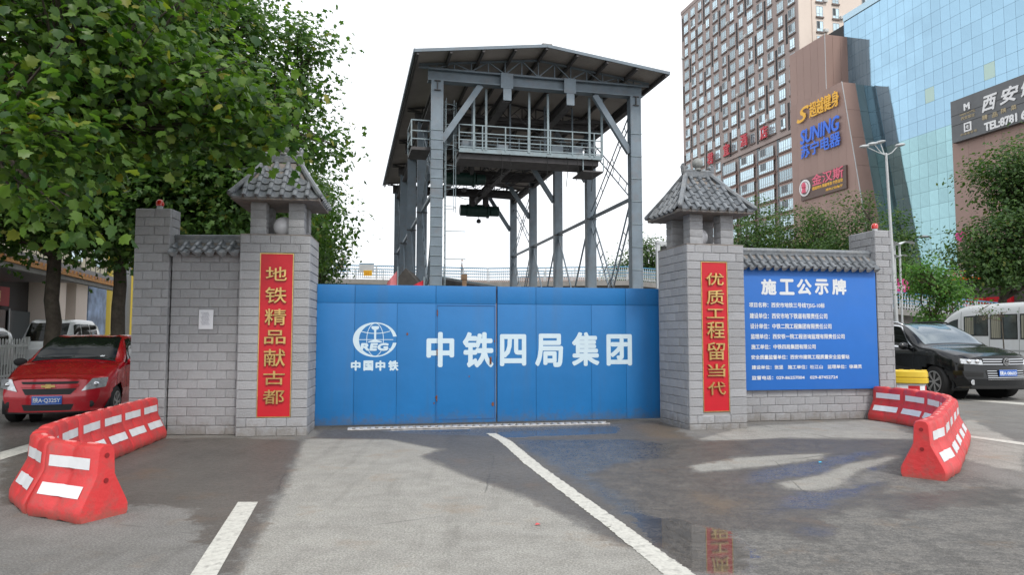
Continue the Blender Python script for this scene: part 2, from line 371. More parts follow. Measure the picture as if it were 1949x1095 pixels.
def mr(v, a, b_, c=0., d=1., smooth=True):
    n = N(nt, 'ShaderNodeMapRange'); n.interpolation_type = 'SMOOTHSTEP' if smooth else 'LINEAR'
    for k, x in zip(('From Min', 'From Max', 'To Min', 'To Max'), (a, b_, c, d)): n.inputs[k].default_value = x
    L(v, n.inputs['Value']); return n.outputs[0]
def math_(op, a, b_=None):
    n = N(nt, 'ShaderNodeMath', operation=op)
    for i, x in enumerate((a, b_)):
        if x is None: continue
        if hasattr(x, 'links'): L(x, n.inputs[i])
        else: n.inputs[i].default_value = x
    return n.outputs[0]
def mixc(f, a, b_, bt='MIX'):
    n = N(nt, 'ShaderNodeMix', data_type='RGBA', blend_type=bt)
    for i, x in ((0, f), (6, a), (7, b_)):
        if hasattr(x, 'links'): L(x, n.inputs[i])
        else: n.inputs[i].default_value = x
    return n.outputs[2]
def attr(nm):
    n = N(nt, 'ShaderNodeAttribute'); n.attribute_name = nm; return n.outputs['Fac']
nE = noise(2.2, 9, .72); nF = noise(16, 7, .75, sc3=(1, 1.2, 1)); nM = noise(3.5, 8, .7, sc3=(1, 1.25, 1)); nG = noise(62, 4, .85); nB = noise(.6, 5, .6)
edge = math_('ADD', math_('ADD', math_('MULTIPLY', math_('SUBTRACT', nE, .5), .75), math_('MULTIPLY', math_('SUBTRACT', nF, .5), .45)), math_('MULTIPLY', math_('SUBTRACT', nG, .5), .16))
wet = mr(math_('ADD', attr('wet'), edge), -.03, .06)
wet = math_('MULTIPLY', wet, mr(nM, .60, .72, 1., .45))
gl = mr(math_('ADD', attr('gloss'), math_('MULTIPLY', edge, .8)), -.06, .12)
mud = mr(math_('ADD', attr('mud'), edge), -.1, .25)
slab = mr(math_('ADD', attr('slab'), math_('MULTIPLY', edge, .5)), -.05, .05)
worn = mr(math_('ADD', attr('worn'), math_('MULTIPLY', edge, .6)), -.1, .15)
base = mixc(mr(nB, .3, .7), (.175, .171, .164, 1), (.245, .238, .226, 1))
base = mixc(slab, base, mixc(mr(nE, .35, .65), (.335, .325, .30, 1), (.405, .395, .365, 1)))
wornc = mixc(mr(math_('ADD', math_('MULTIPLY', nF, .5), math_('MULTIPLY', nM, .5)), .44, .58), (.135, .131, .125, 1), (.235, .226, .212, 1))
base = mixc(math_('MULTIPLY', worn, math_('SUBTRACT', 1., math_('MULTIPLY', slab, .9))), base, wornc)
base = mixc(mr(nM, .40, .70, 0, .55), base, mixc(1.0, base, (.74, .73, .71, 1), 'MULTIPLY'))
base = mixc(mr(noise(5.5, 9, .75), .55, .72, 0, .5), base, mixc(1.0, base, (.62, .61, .60, 1), 'MULTIPLY'))
base = mixc(mr(noise(1.6, 5, .6, sc3=(2.6, .25, 1)), .53, .68, 0, .35), base, mixc(1.0, base, (.60, .59, .58, 1), 'MULTIPLY'))
spk = mr(nG, .38, .68)
base = mixc(spk, mixc(1.0, base, (.62, .62, .62, 1), 'MULTIPLY'), mixc(1.0, base, (1.32, 1.31, 1.28, 1), 'MULTIPLY'))
vor = N(nt, 'ShaderNodeTexVoronoi'); vor.inputs['Scale'].default_value = 160; L(tc.outputs['Object'], vor.inputs['Vector'])
base = mixc(mr(vor.outputs['Distance'], .02, .18, .55, 0.), base, (.42, .41, .38, 1))
# fine cracks and old stains on the dry surface
v2 = N(nt, 'ShaderNodeTexVoronoi', feature='DISTANCE_TO_EDGE'); v2.inputs['Scale'].default_value = .32
dis = N(nt, 'ShaderNodeMix', data_type='RGBA'); dis.inputs[0].default_value = .12; L(tc.outputs['Object'], dis.inputs[6])
nc = N(nt, 'ShaderNodeTexNoise'); nc.inputs['Scale'].default_value = 1.7; nc.inputs['Detail'].default_value = 8; L(tc.outputs['Object'], nc.inputs['Vector']); L(nc.outputs['Color'], dis.inputs[7]); L(dis.outputs[2], v2.inputs['Vector'])
crack = mr(v2.outputs['Distance'], .0, .0035, .8, 0.)
base = mixc(math_('MULTIPLY', crack, mr(noise(.9, 3, .5), .46, .6, 0, .9)), base, (.07, .068, .065, 1))
stain = mr(noise(1.1, 7, .7), .54, .70, 0, .5)
base = mixc(stain, base, (.24, .17, .11, 1))
spot = N(nt, 'ShaderNodeTexVoronoi'); spot.inputs['Scale'].default_value = .75; spot.inputs['Randomness'].default_value = 1.; L(tc.outputs['Object'], spot.inputs['Vector'])
base = mixc(mr(math_('ADD', spot.outputs['Distance'], math_('MULTIPLY', nF, .05)), .085, .10, .6, 0.), base, (.10, .095, .09, 1))
dark = mixc(1.0, base, (.57, .535, .51, 1), 'MULTIPLY')
col = mixc(wet, base, dark)
col = mixc(math_('MULTIPLY', mud, .55), col, (.16, .115, .07, 1))
L(col, b.inputs['Base Color'])
rw = math_('SUBTRACT', .9, math_('MULTIPLY', wet, .42)); 
mir = mr(math_('ADD', attr('mirror'), math_('MULTIPLY', edge, .5)), -.04, .06)
rough = math_('MAXIMUM', math_('SUBTRACT', rw, math_('MULTIPLY', gl, .24)), .02)
rough = math_('ADD', rough, math_('MULTIPLY', math_('MULTIPLY', wet, mr(nF, .4, .7, 0, .22)), 1))
rough = math_('MAXIMUM', math_('SUBTRACT', rough, math_('MULTIPLY', mir, .7)), .02)
L(rough, b.inputs['Roughness']); b.inputs['Specular IOR Level'].default_value = .5
bp = N(nt, 'ShaderNodeBump'); bp.inputs['Distance'].default_value = .006
L(math_('ADD', math_('MULTIPLY', nG, 1.), math_('MULTIPLY', vor.outputs['Distance'], .8)), bp.inputs['Height'])
L(math_('MAXIMUM', math_('SUBTRACT', math_('SUBTRACT', .75, math_('MULTIPLY', wet, .45)), math_('ADD', math_('MULTIPLY', gl, .3), math_('MULTIPLY', mir, .6))), 0.002), bp.inputs['Strength'])
L(bp.outputs[0], b.inputs['Normal']); me.materials.append(m)

# painted lines (flat sheets on the road)
M_line = mat('worn_road_paint', (.56, .55, .50), .75, var=.15, scale=25, bump=.3, bscale=60, dirt=(.26, .25, .23), dscale=16, damt=1.0)
def strip(name, pts, label, z=.004):
    vs = [(*G(u, v), z) for u, v in pts]; mb = MB(); mb.add(vs, [tuple(range(len(vs)))]); o = mb.build(name, M_line); tag(o, kind='structure'); return o
strip('road_marking', [(360, 1100), (411, 1100), (491, 957), (453, 957)], '')
lm = MB()
def lineband(mb, ctrl, n=60, jag=.008, z=.004):
    """ctrl = list of (left pixel, right pixel) pairs along the line; ragged worn edges"""
    Ls = [Vector((*G(*a), z)) for a, _ in ctrl]; Rs = [Vector((*G(*c), z)) for _, c in ctrl]
    for k in range(len(ctrl)-1):
        m_ = n//(len(ctrl)-1); prev = None
        for i in range(m_+1):
            t = i/m_; a = Ls[k].lerp(Ls[k+1], t); c = Rs[k].lerp(Rs[k+1], t); d = (c-a).normalized()
            a = a-d*random.uniform(-jag, jag); c = c+d*random.uniform(-jag, jag)
            if prev: mb.add([prev[0], prev[1], c, a], [(0, 1, 2, 3)])
            prev = (a, c)
lineband(lm, [((925, 826), (944, 826)), ((950, 840), (972, 840)), ((1003, 888), (1031, 888)), ((1078, 945), (1110, 945)), ((1149, 1000), (1189, 1000)), ((1220, 1058), (1268, 1058)), ((1264, 1097), (1326, 1097))], 180)
o = lm.build('road_marking', M_line); tag(o, kind='structure')
lm = MB(); lineband(lm, [((0, 877), (0, 862)), ((104, 845), (102, 833))], 12, .004); o = lm.build('road_marking', M_line); tag(o, kind='structure')
lm = MB(); lineband(lm, [((1830, 758.5), (1830, 762)), ((2150, 783), (2150, 788))], 12, .004); o = lm.build('road_marking', M_line); tag(o, kind='structure')
lm = MB(); lineband(lm, [((1846, 830), (1846, 834)), ((2050, 857), (2050, 863))], 16, .01); o = lm.build('road_marking', M_line); tag(o, kind='structure')

# ================================================================ BLOCKWORK
BH = .1355
BM = {}
NBLK = 0
def block_mesh(w_, h_, d_, v=0):
    """one split-face concrete block: chamfered pillowed front at y=0 facing -Y, body behind"""
    k = (round(w_, 3), round(h_, 3), round(d_, 3), v)
    if k in BM: return BM[k]
    rr = random.Random(hash(k)); g = .0016; c = min(.011, w_*.15)
    w2, h2 = w_/2-g, h_/2-g
    j = lambda a: rr.uniform(-a, a)
    vs = []
    for (y, ww, hh) in ((d_, w2, h2), (0.006, w2, h2)):
        vs += [(-ww, y, -hh), (ww, y, -hh), (ww, y, hh), (-ww, y, hh)]
    nxs = 3
    for zz in (-1, 1):
        for i in range(nxs+1):
            vs.append((-w2+c+(2*w2-2*c)*i/nxs+j(.003), -.003+j(.0035), zz*(h2-c)+j(.002)))
    f = [(0, 1, 5, 4), (1, 2, 6, 5), (2, 3, 7, 6), (3, 0, 4, 7)]
    lo = [8+i for i in range(nxs+1)]; hi = [8+nxs+1+i for i in range(nxs+1)]
    f += [(lo[i], lo[i+1], hi[i+1], hi[i]) for i in range(nxs)]
    f += [(4, 5)+tuple(lo[::-1]), (7, 6)[::-1]+tuple(hi), (4, lo[0], hi[0], 7), (5, 6, hi[-1], lo[-1])]
    mb = MB(); mb.add(vs, f); me = mb.mesh('brick', M_block); BM[k] = me; return me
def blocks(parent, p0, ang, length, z0, n, skip=None, off=0, Lb=.287, seams=(), inset=0):
    """courses of blocks on a face starting at p0 running along ang, outward normal is -Y of the rotated frame"""
    ca, sa = math.cos(ang), math.sin(ang)
    for r_ in range(n):
        z = z0+BH*(r_+.5); s = 0.; cuts = [0.]
        first = Lb/2 if (r_+off) % 2 else Lb
        s = first
        while s < length-.03: cuts.append(s); s += Lb
        cuts.append(length)
        sk = skip if (skip and skip[2] < z < skip[3]) else None
        if sk: cuts = [c for c in cuts if not (sk[0]-.17 < c < sk[1]+.17) or c in (0., length)]; cuts = sorted(set(cuts+[sk[0], sk[1]]))
        for a, b_ in zip(cuts[:-1], cuts[1:]):
            if b_-a < .02 or (sk and a >= sk[0]-1e-4 and b_ <= sk[1]+1e-4): continue
            mid = (a+b_)/2
            me = block_mesh(round((b_-a)*50)/50 if abs((b_-a)-Lb) > .01 else Lb, BH, .05, random.randrange(3))
            ux = (b_-a)/(round((b_-a)*50)/50 if abs((b_-a)-Lb) > .01 else Lb)
            jy = random.uniform(-.0025, .0025)
            inst('brick', me, parent, (p0[0]+ca*mid-sa*(jy), p0[1]+sa*mid+ca*jy, z), (0, 0, ang), (ux, 1, 1))

# ---- tiles
def half_round(rad, length, n=6, th=.012, taper=.9, disc=False):
    """cover tile: arched half pipe along +Y (up the slope), bottom end at y=0"""
    mb = MB(); pts = []
    for (y, r_) in ((0, rad), (length, rad*taper)):
        for k in range(n+1):
            a = math.pi*k/n; pts.append((math.cos(a)*r_, y, math.sin(a)*r_*.85))
    for (y, r_) in ((0, rad-th), (length, (rad-th)*taper)):
        for k in range(n+1):
            a = math.pi*k/n; pts.append((math.cos(a)*r_, y, math.sin(a)*r_*.85))
    m1 = n+1; f = [(i, i+1, m1+i+1, m1+i) for i in range(n)]
    if disc: f.append(tuple(range(n+1)))
    else: f += [(i, 2*m1+i, 2*m1+i+1, i+1) for i in range(n)]
    mb.add(pts, f); return mb
def pan(wid, length, dip=.03, n=4, drip=False):
    mb = MB(); pts = []
    for (y, dz) in ((0, .012), (length, 0)):
        for k in range(n+1):
            t = k/n*2-1; pts.append((t*wid/2, y, dz-dip*(1-t*t)))
    f = [(i, i+1, n+1+i+1, n+1+i) for i in range(n)]
    mb.add(pts, f)
    pts2 = [(p[0], p[1]-.002, p[2]-.010) for p in pts[:n+1]]
    if drip: pts2 = [((k/n*2-1)*wid/2, -.012, .012-dip*(1-(k/n*2-1)**2)-.012-.045*math.sqrt(max(0, 1-(k/n*2-1)**2))) for k in range(n+1)]
    mb.add(pts[:n+1]+pts2, [(i, n+1+i, n+1+i+1, i+1) for i in range(n)])
    return mb
TSP = .172
T_cov = half_round(.036, .20).mesh('roof_tile', M_tile, 40, fix=False); T_cov_e = half_round(.038, .20, disc=True).mesh('roof_tile', M_tile, 40, fix=False)
T_pan = pan(TSP-.03, .20).mesh('pan_tile', M_tile, 60, fix=False); T_pan_e = pan(TSP-.02, .20, drip=True).mesh('pan_tile', M_tile, 60, fix=False)
def slope_tiles(parent, org, xdir, updir, width, slope, top, row=.16, sp=TSP, jit=.004):
    """tile a sloping face: org=eave left corner, width at eave, top=width at ridge (centred)"""
    x = Vector(xdir).normalized(); u = Vector(updir).normalized(); nrm = x.cross(u).normalized()
    M = Matrix((x, u, nrm)).transposed().to_4x4()
    ncol = int(round(width/sp)); sp = width/ncol; kx = sp/TSP; nr = int(slope/row+.2)
    for j in range(nr+1):
        t = j*row; 
        if t+row*.5 > slope: continue
        half = (width+(top-width)*min(1, (t+row*.7)/slope))/2
        for i in range(ncol+1):
            s = i*sp-width/2
            Ln = min(.20, slope-t)
            tilt = Matrix.Rotation(R(-3.0), 4, 'X')
            for kind in (0, 1):
                ss = s if kind == 0 else s+sp/2
                if abs(ss) > half-.01 or (kind == 1 and i == ncol): continue
                p = Vector(org)+x*(width/2+ss+random.uniform(-jit, jit))+u*(t-.02)+nrm*((.022 if kind == 0 else .018))
                me = (T_cov_e if j == 0 else T_cov) if kind == 0 else (T_pan_e if j == 0 else T_pan)
                o = inst('roof_tile' if kind == 0 else 'pan_tile', me, parent)
                o.matrix_local = Matrix.Translation(p) @ M @ tilt @ Matrix.Rotation(R(random.uniform(-1.5, 1.5)), 4, 'Z') @ Matrix.Diagonal((kx, 1, 1, 1))
                if Ln < .19: o.scale.y = Ln/.2

def pillar(name_label, x, y, ang, W, D, H, nb, banner, chars, zchar, roofw, roofd, globe_x, label_red):
    t = thing('gate_pillar', name_label, 'gate pillar', (x, y, 0), ang, 'blockwork pillars with lantern roofs beside the gate')
    MB().box(.016, W-.016, .016, D-.016, 0, H-.01).build('core', M_core, t)
    bx0, bx1, bz0, bz1 = banner
    z0 = H-nb*BH
    blocks(t, (0, 0), 0, W, z0, nb, skip=(bx0, bx1, bz0, bz1))
    blocks(t, (W, .05), R(90), D-.1, z0, nb, off=1)
    blocks(t, (0, D-.05), R(-90), D-.1, z0, nb, off=1)
    blocks(t, (W, D), R(180), W, z0, nb)
    MB().box(.0, W, .0, D, H-.012, H+.012).build('cap_bed', M_slab, t)
    # red board in the niche, gold trim and raised gilt characters
    rb = MB().box(bx0+.008, bx1-.008, .006, .0155, bz0+.008, bz1-.008).build('name_board', M_red, t)
    tr = MB(); 
    tr.box(bx0, bx0+.012, -.002, .04, bz0, bz1).box(bx1-.012, bx1, -.002, .04, bz0, bz1).box(bx0+.012, bx1-.012, -.002, .04, bz1-.012, bz1).box(bx0+.012, bx1-.012, -.002, .04, bz0, bz0+.012)
    tr.build('gold_trim', M_gold, t)
    for ch, (zc, hh) in zip(chars, zchar):
        text(ch, 1, M_gold, t, ((bx0+bx1)/2, .0055, zc), name='gilt_character', extrude=.03, bold=.006, fit=(.30, hh))
    # lantern: four block posts
    ph = .50; pw = .235; n = 4
    for (px, py) in ((.11, .1), (W-.11-pw, .1), (.11, D-.1-pw), (W-.11-pw, D-.1-pw)):
        pm = MB()
        for k in range(n):
            c_ = .006; zz = H+.012+k*ph/n
            pm.box(px+.003, px+pw-.003, py+.003, py+pw-.003, zz+.004, zz+ph/n-.004)
        p_ = pm.build('lantern_post', M_block, t, bevel=.007)
        MB().box(px+.012, px+pw-.012, py+.012, py+pw-.012, H, H+ph+.02).build('post_core', M_core, p_)
    g = MB().sphere((globe_x, D*.42, H+.012+.165), .16, 24, 16).build('globe_lamp', mat('frosted_globe', (.88, .88, .92), .22, spec=.6, coat=.3), t, smooth=True)
    MB().lathe([(.05, 0), (.05, .04)], 12, (globe_x, D*.42, H+.004)).build('lamp_base', M_dark, g)
    # roof
    ez = H+ph+.01; cx, cy = W/2, D/2; hw, hd = roofw/2, roofd/2; rz = ez+.06+.66; rl = .22
    MB().box(cx-hw, cx+hw, cy-hd, cy+hd, ez, ez+.055).build('eave_slab', M_slab, t, bevel=.01)
    e = ez+.055; k = .93
    A = [(cx-hw*k, cy-hd*k, e), (cx+hw*k, cy-hd*k, e), (cx+hw*k, cy+hd*k, e), (cx-hw*k, cy+hd*k, e), (cx-rl, cy, rz), (cx+rl, cy, rz)]
    mb = MB(); mb.add(A, [(0, 1, 5, 4), (1, 2, 5), (2, 3, 4, 5), (3, 0, 4), (3, 2, 1, 0)]); mb.build('roof_bed', M_slab, t)
    hw_, hd_ = hw*1.0, hd*1.0
    fr = Vector((cx-hw_, cy-hd_, e)); rise = rz-e
    sl = math.hypot(rise, hd_)
    slope_tiles(t, (cx-hw_, cy-hd_, e), (1, 0, 0), (0, hd_, rise), 2*hw_, sl, 2*rl)
    slope_tiles(t, (cx+hw_, cy+hd_, e), (-1, 0, 0), (0, -hd_, rise), 2*hw_, sl, 2*rl)
    sl2 = math.hypot(rise, hw_-rl)
    slope_tiles(t, (cx+hw_, cy-hd_, e), (0, 1, 0), (-(hw_-rl), 0, rise), 2*hd_, sl2, .02)
    slope_tiles(t, (cx-hw_, cy+hd_, e), (0, -1, 0), ((hw_-rl), 0, rise), 2*hd_, sl2, .02)
    for sx in (-1, 1):
        for sy in (-1, 1):
            a = Vector((cx+sx*(hw_+.01), cy+sy*(hd_+.01), e+.035)); b_ = Vector((cx+sx*rl, cy, rz+.04)); md = (a+b_)/2-Vector((0, 0, .02))
            mb = MB(); mb.tube([a, md, b_], [.042, .044, .046], 8); 
            mb.sphere(a, .045, 8, 6); mb.build('hip_ridge', M_tile, t, smooth=40)
    rg = MB(); rg.box(cx-rl-.03, cx+rl+.03, cy-.045, cy+.045, rz-.02, rz+.07).tube([(cx-rl-.05, cy, rz+.08), (cx+rl+.05, cy, rz+.08)], .04, 10)
    rg.build('ridge', M_tile, t, smooth=40)
    for sx in (-1, 1):   # ridge-end beast
        mb = MB(); bx = cx+sx*(rl+.03)
        mb.tube([(bx, cy, rz+.04), (bx+sx*.015, cy, rz+.12), (bx+sx*.03, cy, rz+.16), (bx+sx*.02, cy, rz+.20), (bx-sx*.01, cy, rz+.215)], [.045, .04, .036, .024, .008], 7)
        mb.tube([(bx, cy, rz+.13), (bx-sx*.05, cy, rz+.16), (bx-sx*.075, cy, rz+.145)], [.03, .024, .012], 6)
        mb.sphere((bx+sx*.01, cy, rz+.09), .045, 7, 5)
        mb.tube([(bx+sx*.02, cy-.02, rz+.18), (bx+sx*.03, cy-.03, rz+.215)], [.012, .004], 4).tube([(bx+sx*.02, cy+.02, rz+.18), (bx+sx*.03, cy+.03, rz+.215)], [.012, .004], 4)
        mb.build('ridge_beast', M_tile, t, smooth=40)
    fb = MB(); fb.lathe([(.06, rz+.1), (.05, rz+.14), (.03, rz+.15)], 12, (cx, cy, 0)).sphere((cx, cy, rz+.225), .092, 20, 14)
    fb.build('ball_finial', mat('grey_stone_ball', (.26, .27, .26), .6, var=.35, scale=14), t, smooth=True)
    return t
zl = [(z, h) for z, h in ((2.40, .23), (2.115, .23), (1.815, .25), (1.535, .20), (1.255, .23), (.955, .21), (.645, .23))]
def zrow(vs, Y):
    r_ = []
    for a, b_ in vs:
        z1 = AT(900, a, Y)[1]; z0 = AT(900, b_, Y)[1]; r_.append(((z0+z1)/2, z1-z0))
    return r_
PLx, PLy = -4.03, 10.47
pillar('grey block pillar left of the blue gate, its red board starting with the character 地', PLx, PLy, R(7.5), 1.01, .93, 2.975, 22,
       (.29, .775, .272, 2.70), '地铁精品献古都', zrow([(508, 534), (547, 577), (588, 619), (629, 655), (665, 698), (707, 733), (743, 770)], 10.5), 1.27, 1.14, .55, '')
PRx, PRy = 2.775, 11.22
pillar('grey block pillar right of the blue gate, its red board starting with the character 优', PRx, PRy, R(13), 1.00, 1.08, 2.93, 22,
       (.24, .70, .272, 2.655), '优质工程留当代', zrow([(521, 544), (553, 580), (589, 606), (613, 644), (652, 685), (693, 717), (727, 751)], 11.4), 1.29, 1.27, .44, '')

# ---- boundary walls with tile coping and end pillars
def coping(t, x0, x1, yc, z0, sp, hw=.24, rise=.20):
    n = int(round((x1-x0)/sp)); 
    MB().prism([(yc-hw+.03, z0), (yc+hw-.03, z0), (yc, z0+rise)], x0, x1, 'YZ').build('coping_bed', M_slab, t)
    slope_tiles(t, (x0, yc-hw, z0), (1, 0, 0), (0, hw, rise), x1-x0, math.hypot(hw, rise), x1-x0, row=.15, sp=sp)
    slope_tiles(t, (x1, yc+hw, z0), (-1, 0, 0), (0, -hw, rise), x1-x0, math.hypot(hw, rise), x1-x0, row=.15, sp=sp)
    MB().tube([(x0-.02, yc, z0+rise+.05), (x1+.02, yc, z0+rise+.05)], .05, 10).box(x0, x1, yc-.04, yc+.04, z0+rise-.03, z0+rise+.045).build('ridge_cap', M_tile, t, smooth=40)
wl = thing('boundary_wall', 'short grey block wall left of the gate with a sheet of paper stuck on it', 'wall', (-5.125, 10.66, 0), R(.5))
MB().box(0, 1.13, .014, .266, 0, 2.72).build('core', M_core, wl)
blocks(wl, (0, 0), 0, 1.13, 0, 20); blocks(wl, (1.13, .28), R(180), 1.13, 0, 20)
coping(wl, 0.0, 1.08, .13, 2.715, .178, hw=.27, rise=.2)
MB().box(.0, .01, -.006, .05, 0, 2.68).build('joint', M_dark, wl)
wr = thing('boundary_wall', 'grey block wall with tiled coping behind the blue notice board', 'wall', (3.85, 12.27, 0), R(11))
MB().box(0, 2.74, .014, .266, 0, 2.72).build('core', M_core, wr)
blocks(wr, (0, 0), 0, 2.74, 0, 20, off=1); blocks(wr, (2.74, .28), R(180), 2.74, 0, 20)
coping(wr, .03, 2.74, .12, 2.665, .152, hw=.27, rise=.26)
def end_pillar(label, x, y, ang, W, D, H):
    t = thing('end_pillar', label, 'wall pillar', (x, y, 0), ang, 'end pillars of the boundary wall')
    n = int(H/BH); MB().box(.014, W-.014, .014, D-.014, 0, n*BH-.008).build('core', M_core, t)
    blocks(t, (0, 0), 0, W, 0, n); blocks(t, (W, .05), R(90), D-.1, 0, n, off=1); blocks(t, (0, D-.05), R(-90), D-.1, 0, n, off=1); blocks(t, (W, D), R(180), W, 0, n)
    return n*BH
h1 = end_pillar('grey block end pillar beside the red car, red beacon on top', -5.67, 10.60, R(.5), .53, .33, 3.40)
h2 = end_pillar('narrow grey block end pillar right of the blue notice board', 6.56, 12.76, R(11), .33, .72, 3.42)
def beacon(x, y, z, label):
    t = thing('warning_beacon', label, 'beacon', (x, y, z), 0, 'red warning beacons on the end pillars')
    MB().lathe([(.055, 0), (.055, .02), (.045, .025), (.045, .06)], 14).build('base', M_pale, t, smooth=40)
    MB().lathe([(.042, .06), (.056, .065), (.06, .10), (.054, .14), (.035, .158), (.01, .162)], 14).build('lens', mat('beacon_red', (.62, .02, .012), .12, coat=.6, spec=.7), t, smooth=40)
beacon(-5.38, 10.75, h1, 'red beacon on the end pillar by the red car'); beacon(6.70, 13.02, h2, 'red beacon on the end pillar right of the notice board')
pp = MB(); pn = 6
for i in range(pn): 
    a = i/pn; b_ = (i+1)/pn; za = math.sin(a*3.1)*.006; zb = math.sin(b_*3.1)*.006
    pp.add([(a*.215, -za, 0), (b_*.215, -zb, 0), (b_*.215+.004, -zb-.004, .29), (a*.215+.004, -za-.004, .29)], [(0, 1, 2, 3)])
X_, Z_ = AT(378, 627, 10.65)
o = pp.build('paper_notice', mat('white_paper', (.74, .76, .80), .7), None, (X_, 10.645, Z_), fix=False); tag(o, 'white sheet of paper stuck on the left wall', 'notice')
for k in range(9): 
    q_ = text('施工现场通告请注意安全'[k % 5:k % 5+6], .02, mat('faint_ink', (.35, .37, .42), .8), o, (.03+.01*(k % 3), -.012, .24-.022*k), name='printed_line', extrude=.0005)

# ---- blue notice board
BX, BY = G(1416, 803); bang = R(11)
bd = thing('notice_board', 'blue construction notice board with white writing on the right wall', 'notice board', (3.965, 12.225, 0), bang)
P0 = Vector((3.965, 12.225)); dv = Vector((math.cos(bang), math.sin(bang)))
def onplane(u, v, P0, dv):
    x, y, z = ray(u, v)   # t*(x,y) = P0 + s*dv
    den = x*dv.y-y*dv.x; t = (P0.x*dv.y-P0.y*dv.x)/den; s = (t*x-P0.x)*dv.x+(t*y-P0.y)*dv.y
    return s, CAM_H+t*z
bw = onplane(1669, 620, P0, dv)[0]; bz0 = onplane(1416, 744, P0, dv)[1]; bz1 = 2.66
MB().box(0, bw, .0, .035, bz0, bz1).build('panel', M_board, bd, bevel=.004)
def boardtext(s, u0, v0, u1, v1, bold=.03, sx=1.0):
    s0, z0 = onplane(u0, v1, P0, dv); s1, z1 = onplane(u1, v0, P0, dv)
    text(s, 1, M_white, bd, ((s0+s1)/2, -.002, (z0+z1)/2), name='lettering', extrude=.0015, bold=bold, fit=(s1-s0, z1-z0))
for ch, (a, b_) in zip('施工公示牌', ((1450, 1476), (1485, 1510), (1518, 1543), (1552, 1575), (1585, 1609))): boardtext(ch, a, 533, b_, 560, .045)
rows = [('项目名称：西安市地铁三号线TJSG-10标', 1426, 1569, 582, 4), ('建设单位：西安市地下铁道有限责任公司', 1427, 1574, 602, 4), ('设计单位：中铁二院工程集团有限责任公司', 1428, 1582, 621.5, 4),
        ('监理单位：西安铁一院工程咨询监理有限责任公司', 1429, 1607, 641, 4), ('施工单位：中铁四局集团有限公司', 1430, 1552, 660.5, 4), ('安全质量监督单位：西安市建筑工程质量安全监督站', 1430, 1616, 680, 4),
        ('建设单位：张坚　施工单位：杜江山　监理单位：徐建灵', 1431, 1640, 699, 4), ('监督电话：029-86257004    029-87452724', 1431, 1594, 719, 4)]
for s, a, b_, vc, h in rows: boardtext(s, a, vc-4.6, b_, vc+4.6, .028)

# ================================================================ GATE
GL = Vector((-3.107, 11.383)); GR = Vector((2.578, 12.476)); gd = (GR-GL).normalized(); gang = math.atan2(gd.y, gd.x); GW = (GR-GL).length; GZ0, GZ1 = .045, 2.30
def gs(u, v=680): return onplane(u, v, GL, gd)[0]
def gz(u, v): return onplane(u, v, GL, gd)[1]
mid = gs(945.5)
def leaf(label, s0, s1, seams, wicket=None):
    t = thing('metal_gate', label, 'gate', (GL.x+gd.x*s0, GL.y+gd.y*s0, 0), gang, 'two leaves of the blue site gate')
    fr = MB(); w_ = s1-s0
    for z in (GZ0+.03, 1.15, 2.0, GZ1-.03): fr.box(0, w_, .03, .07, z-.025, z+.025)
    for x in (0.025, w_-.025): fr.box(x-.025, x+.025, .071, .11, GZ0, GZ1)
    fr.build('back_frame', M_gate, t)
    zt = gz(800, 578)
    cuts = [0]+[x-s0 for x in seams]+[w_]
    for a, b_ in zip(cuts[:-1], cuts[1:]):
        g = .002
        jy = random.uniform(-.0012, .0012); MB().box(a+g, b_-g, jy, .028, GZ0, zt-g).build('sheet_panel', M_gate, t, bevel=.0025)
    tops = [0]+[x-s0 for x in (seams[::2] if len(seams) > 2 else seams[:1])]+[w_]
    for a, b_ in zip(tops[:-1], tops[1:]):
        MB().box(a+.003, b_-.003, 0.001, .028, zt+.003, GZ1).build('sheet_panel', M_gate, t, bevel=.0025)
    MB().box(0, w_, .031, .034, GZ0, GZ1).build('seam_backing', M_gdark, t)
    return t
sL = [gs(u) for u in (674, 755, 829)]; sR = [gs(u) for u in (1020.5, 1126, 1192)]
g1 = leaf('left leaf of the blue gate with the round white emblem and a wicket door', -.02, mid-.012, sL)
g2 = leaf('right leaf of the blue gate, blue sheet panels with the last four big characters', mid+.012, GW+.02, sR)
# wicket door in the left leaf
ws0, ws1 = gs(829)+.02, mid-.03; x0, x1 = ws0+.02, ws1+.02; zt = gz(880, 582); zb = .10
wk = MB(); e_ = .012
wk.box(x0, x1, -.006, -.0006, zt-.004, zt+.004).box(x0, x0+.008, -.006, -.0006, zb, zt-.004).box(x1-.008, x1, -.006, -.0006, zb, zt-.004).box(x0+.008, x1-.008, -.006, -.0006, zb, zb+.008)
wd = wk.build('wicket_door', M_gdark, g1)
hh = MB()
for z in (.45, 1.2, 1.85): hh.tube([(x0+.004, -.012, z-.05), (x0+.004, -.012, z+.05)], .009, 8)
hh.build('hinge', M_rust, wd)
MB().box(x1-.09, x1-.06, -.016, -.0065, 1.0, 1.12).tube([(x1-.075, -.02, 1.02), (x1-.075, -.035, 1.03), (x1-.075, -.035, 1.09), (x1-.075, -.02, 1.10)], .005, 6).build('handle', M_rust, wd)
for (u, v, r_) in ((775, 636, .03), (893, 717, .016), (830, 757, .025), (938, 770, .04), (826, 768, .02), (941, 650, .02), (1022, 700, .01)):
    s_, z_ = onplane(u, v, GL, gd); host, s0 = (g1, -.02) if s_ < mid else (g2, mid+.012)
    mb = MB(); n = 9; mb.add([(s_-s0+math.cos(2*math.pi*k/n)*r_*random.uniform(.5, 1.1)*.6, -.0075 if host is g1 else -.0009, z_+math.sin(2*math.pi*k/n)*r_*random.uniform(.6, 1.2)) for k in range(n)], [tuple(range(n))])
    mb.build('rust_spot', M_rust, host, fix=False)
M_bow = mat('pale_decal', (.60, .74, .82), .5, var=.04, scale=6)
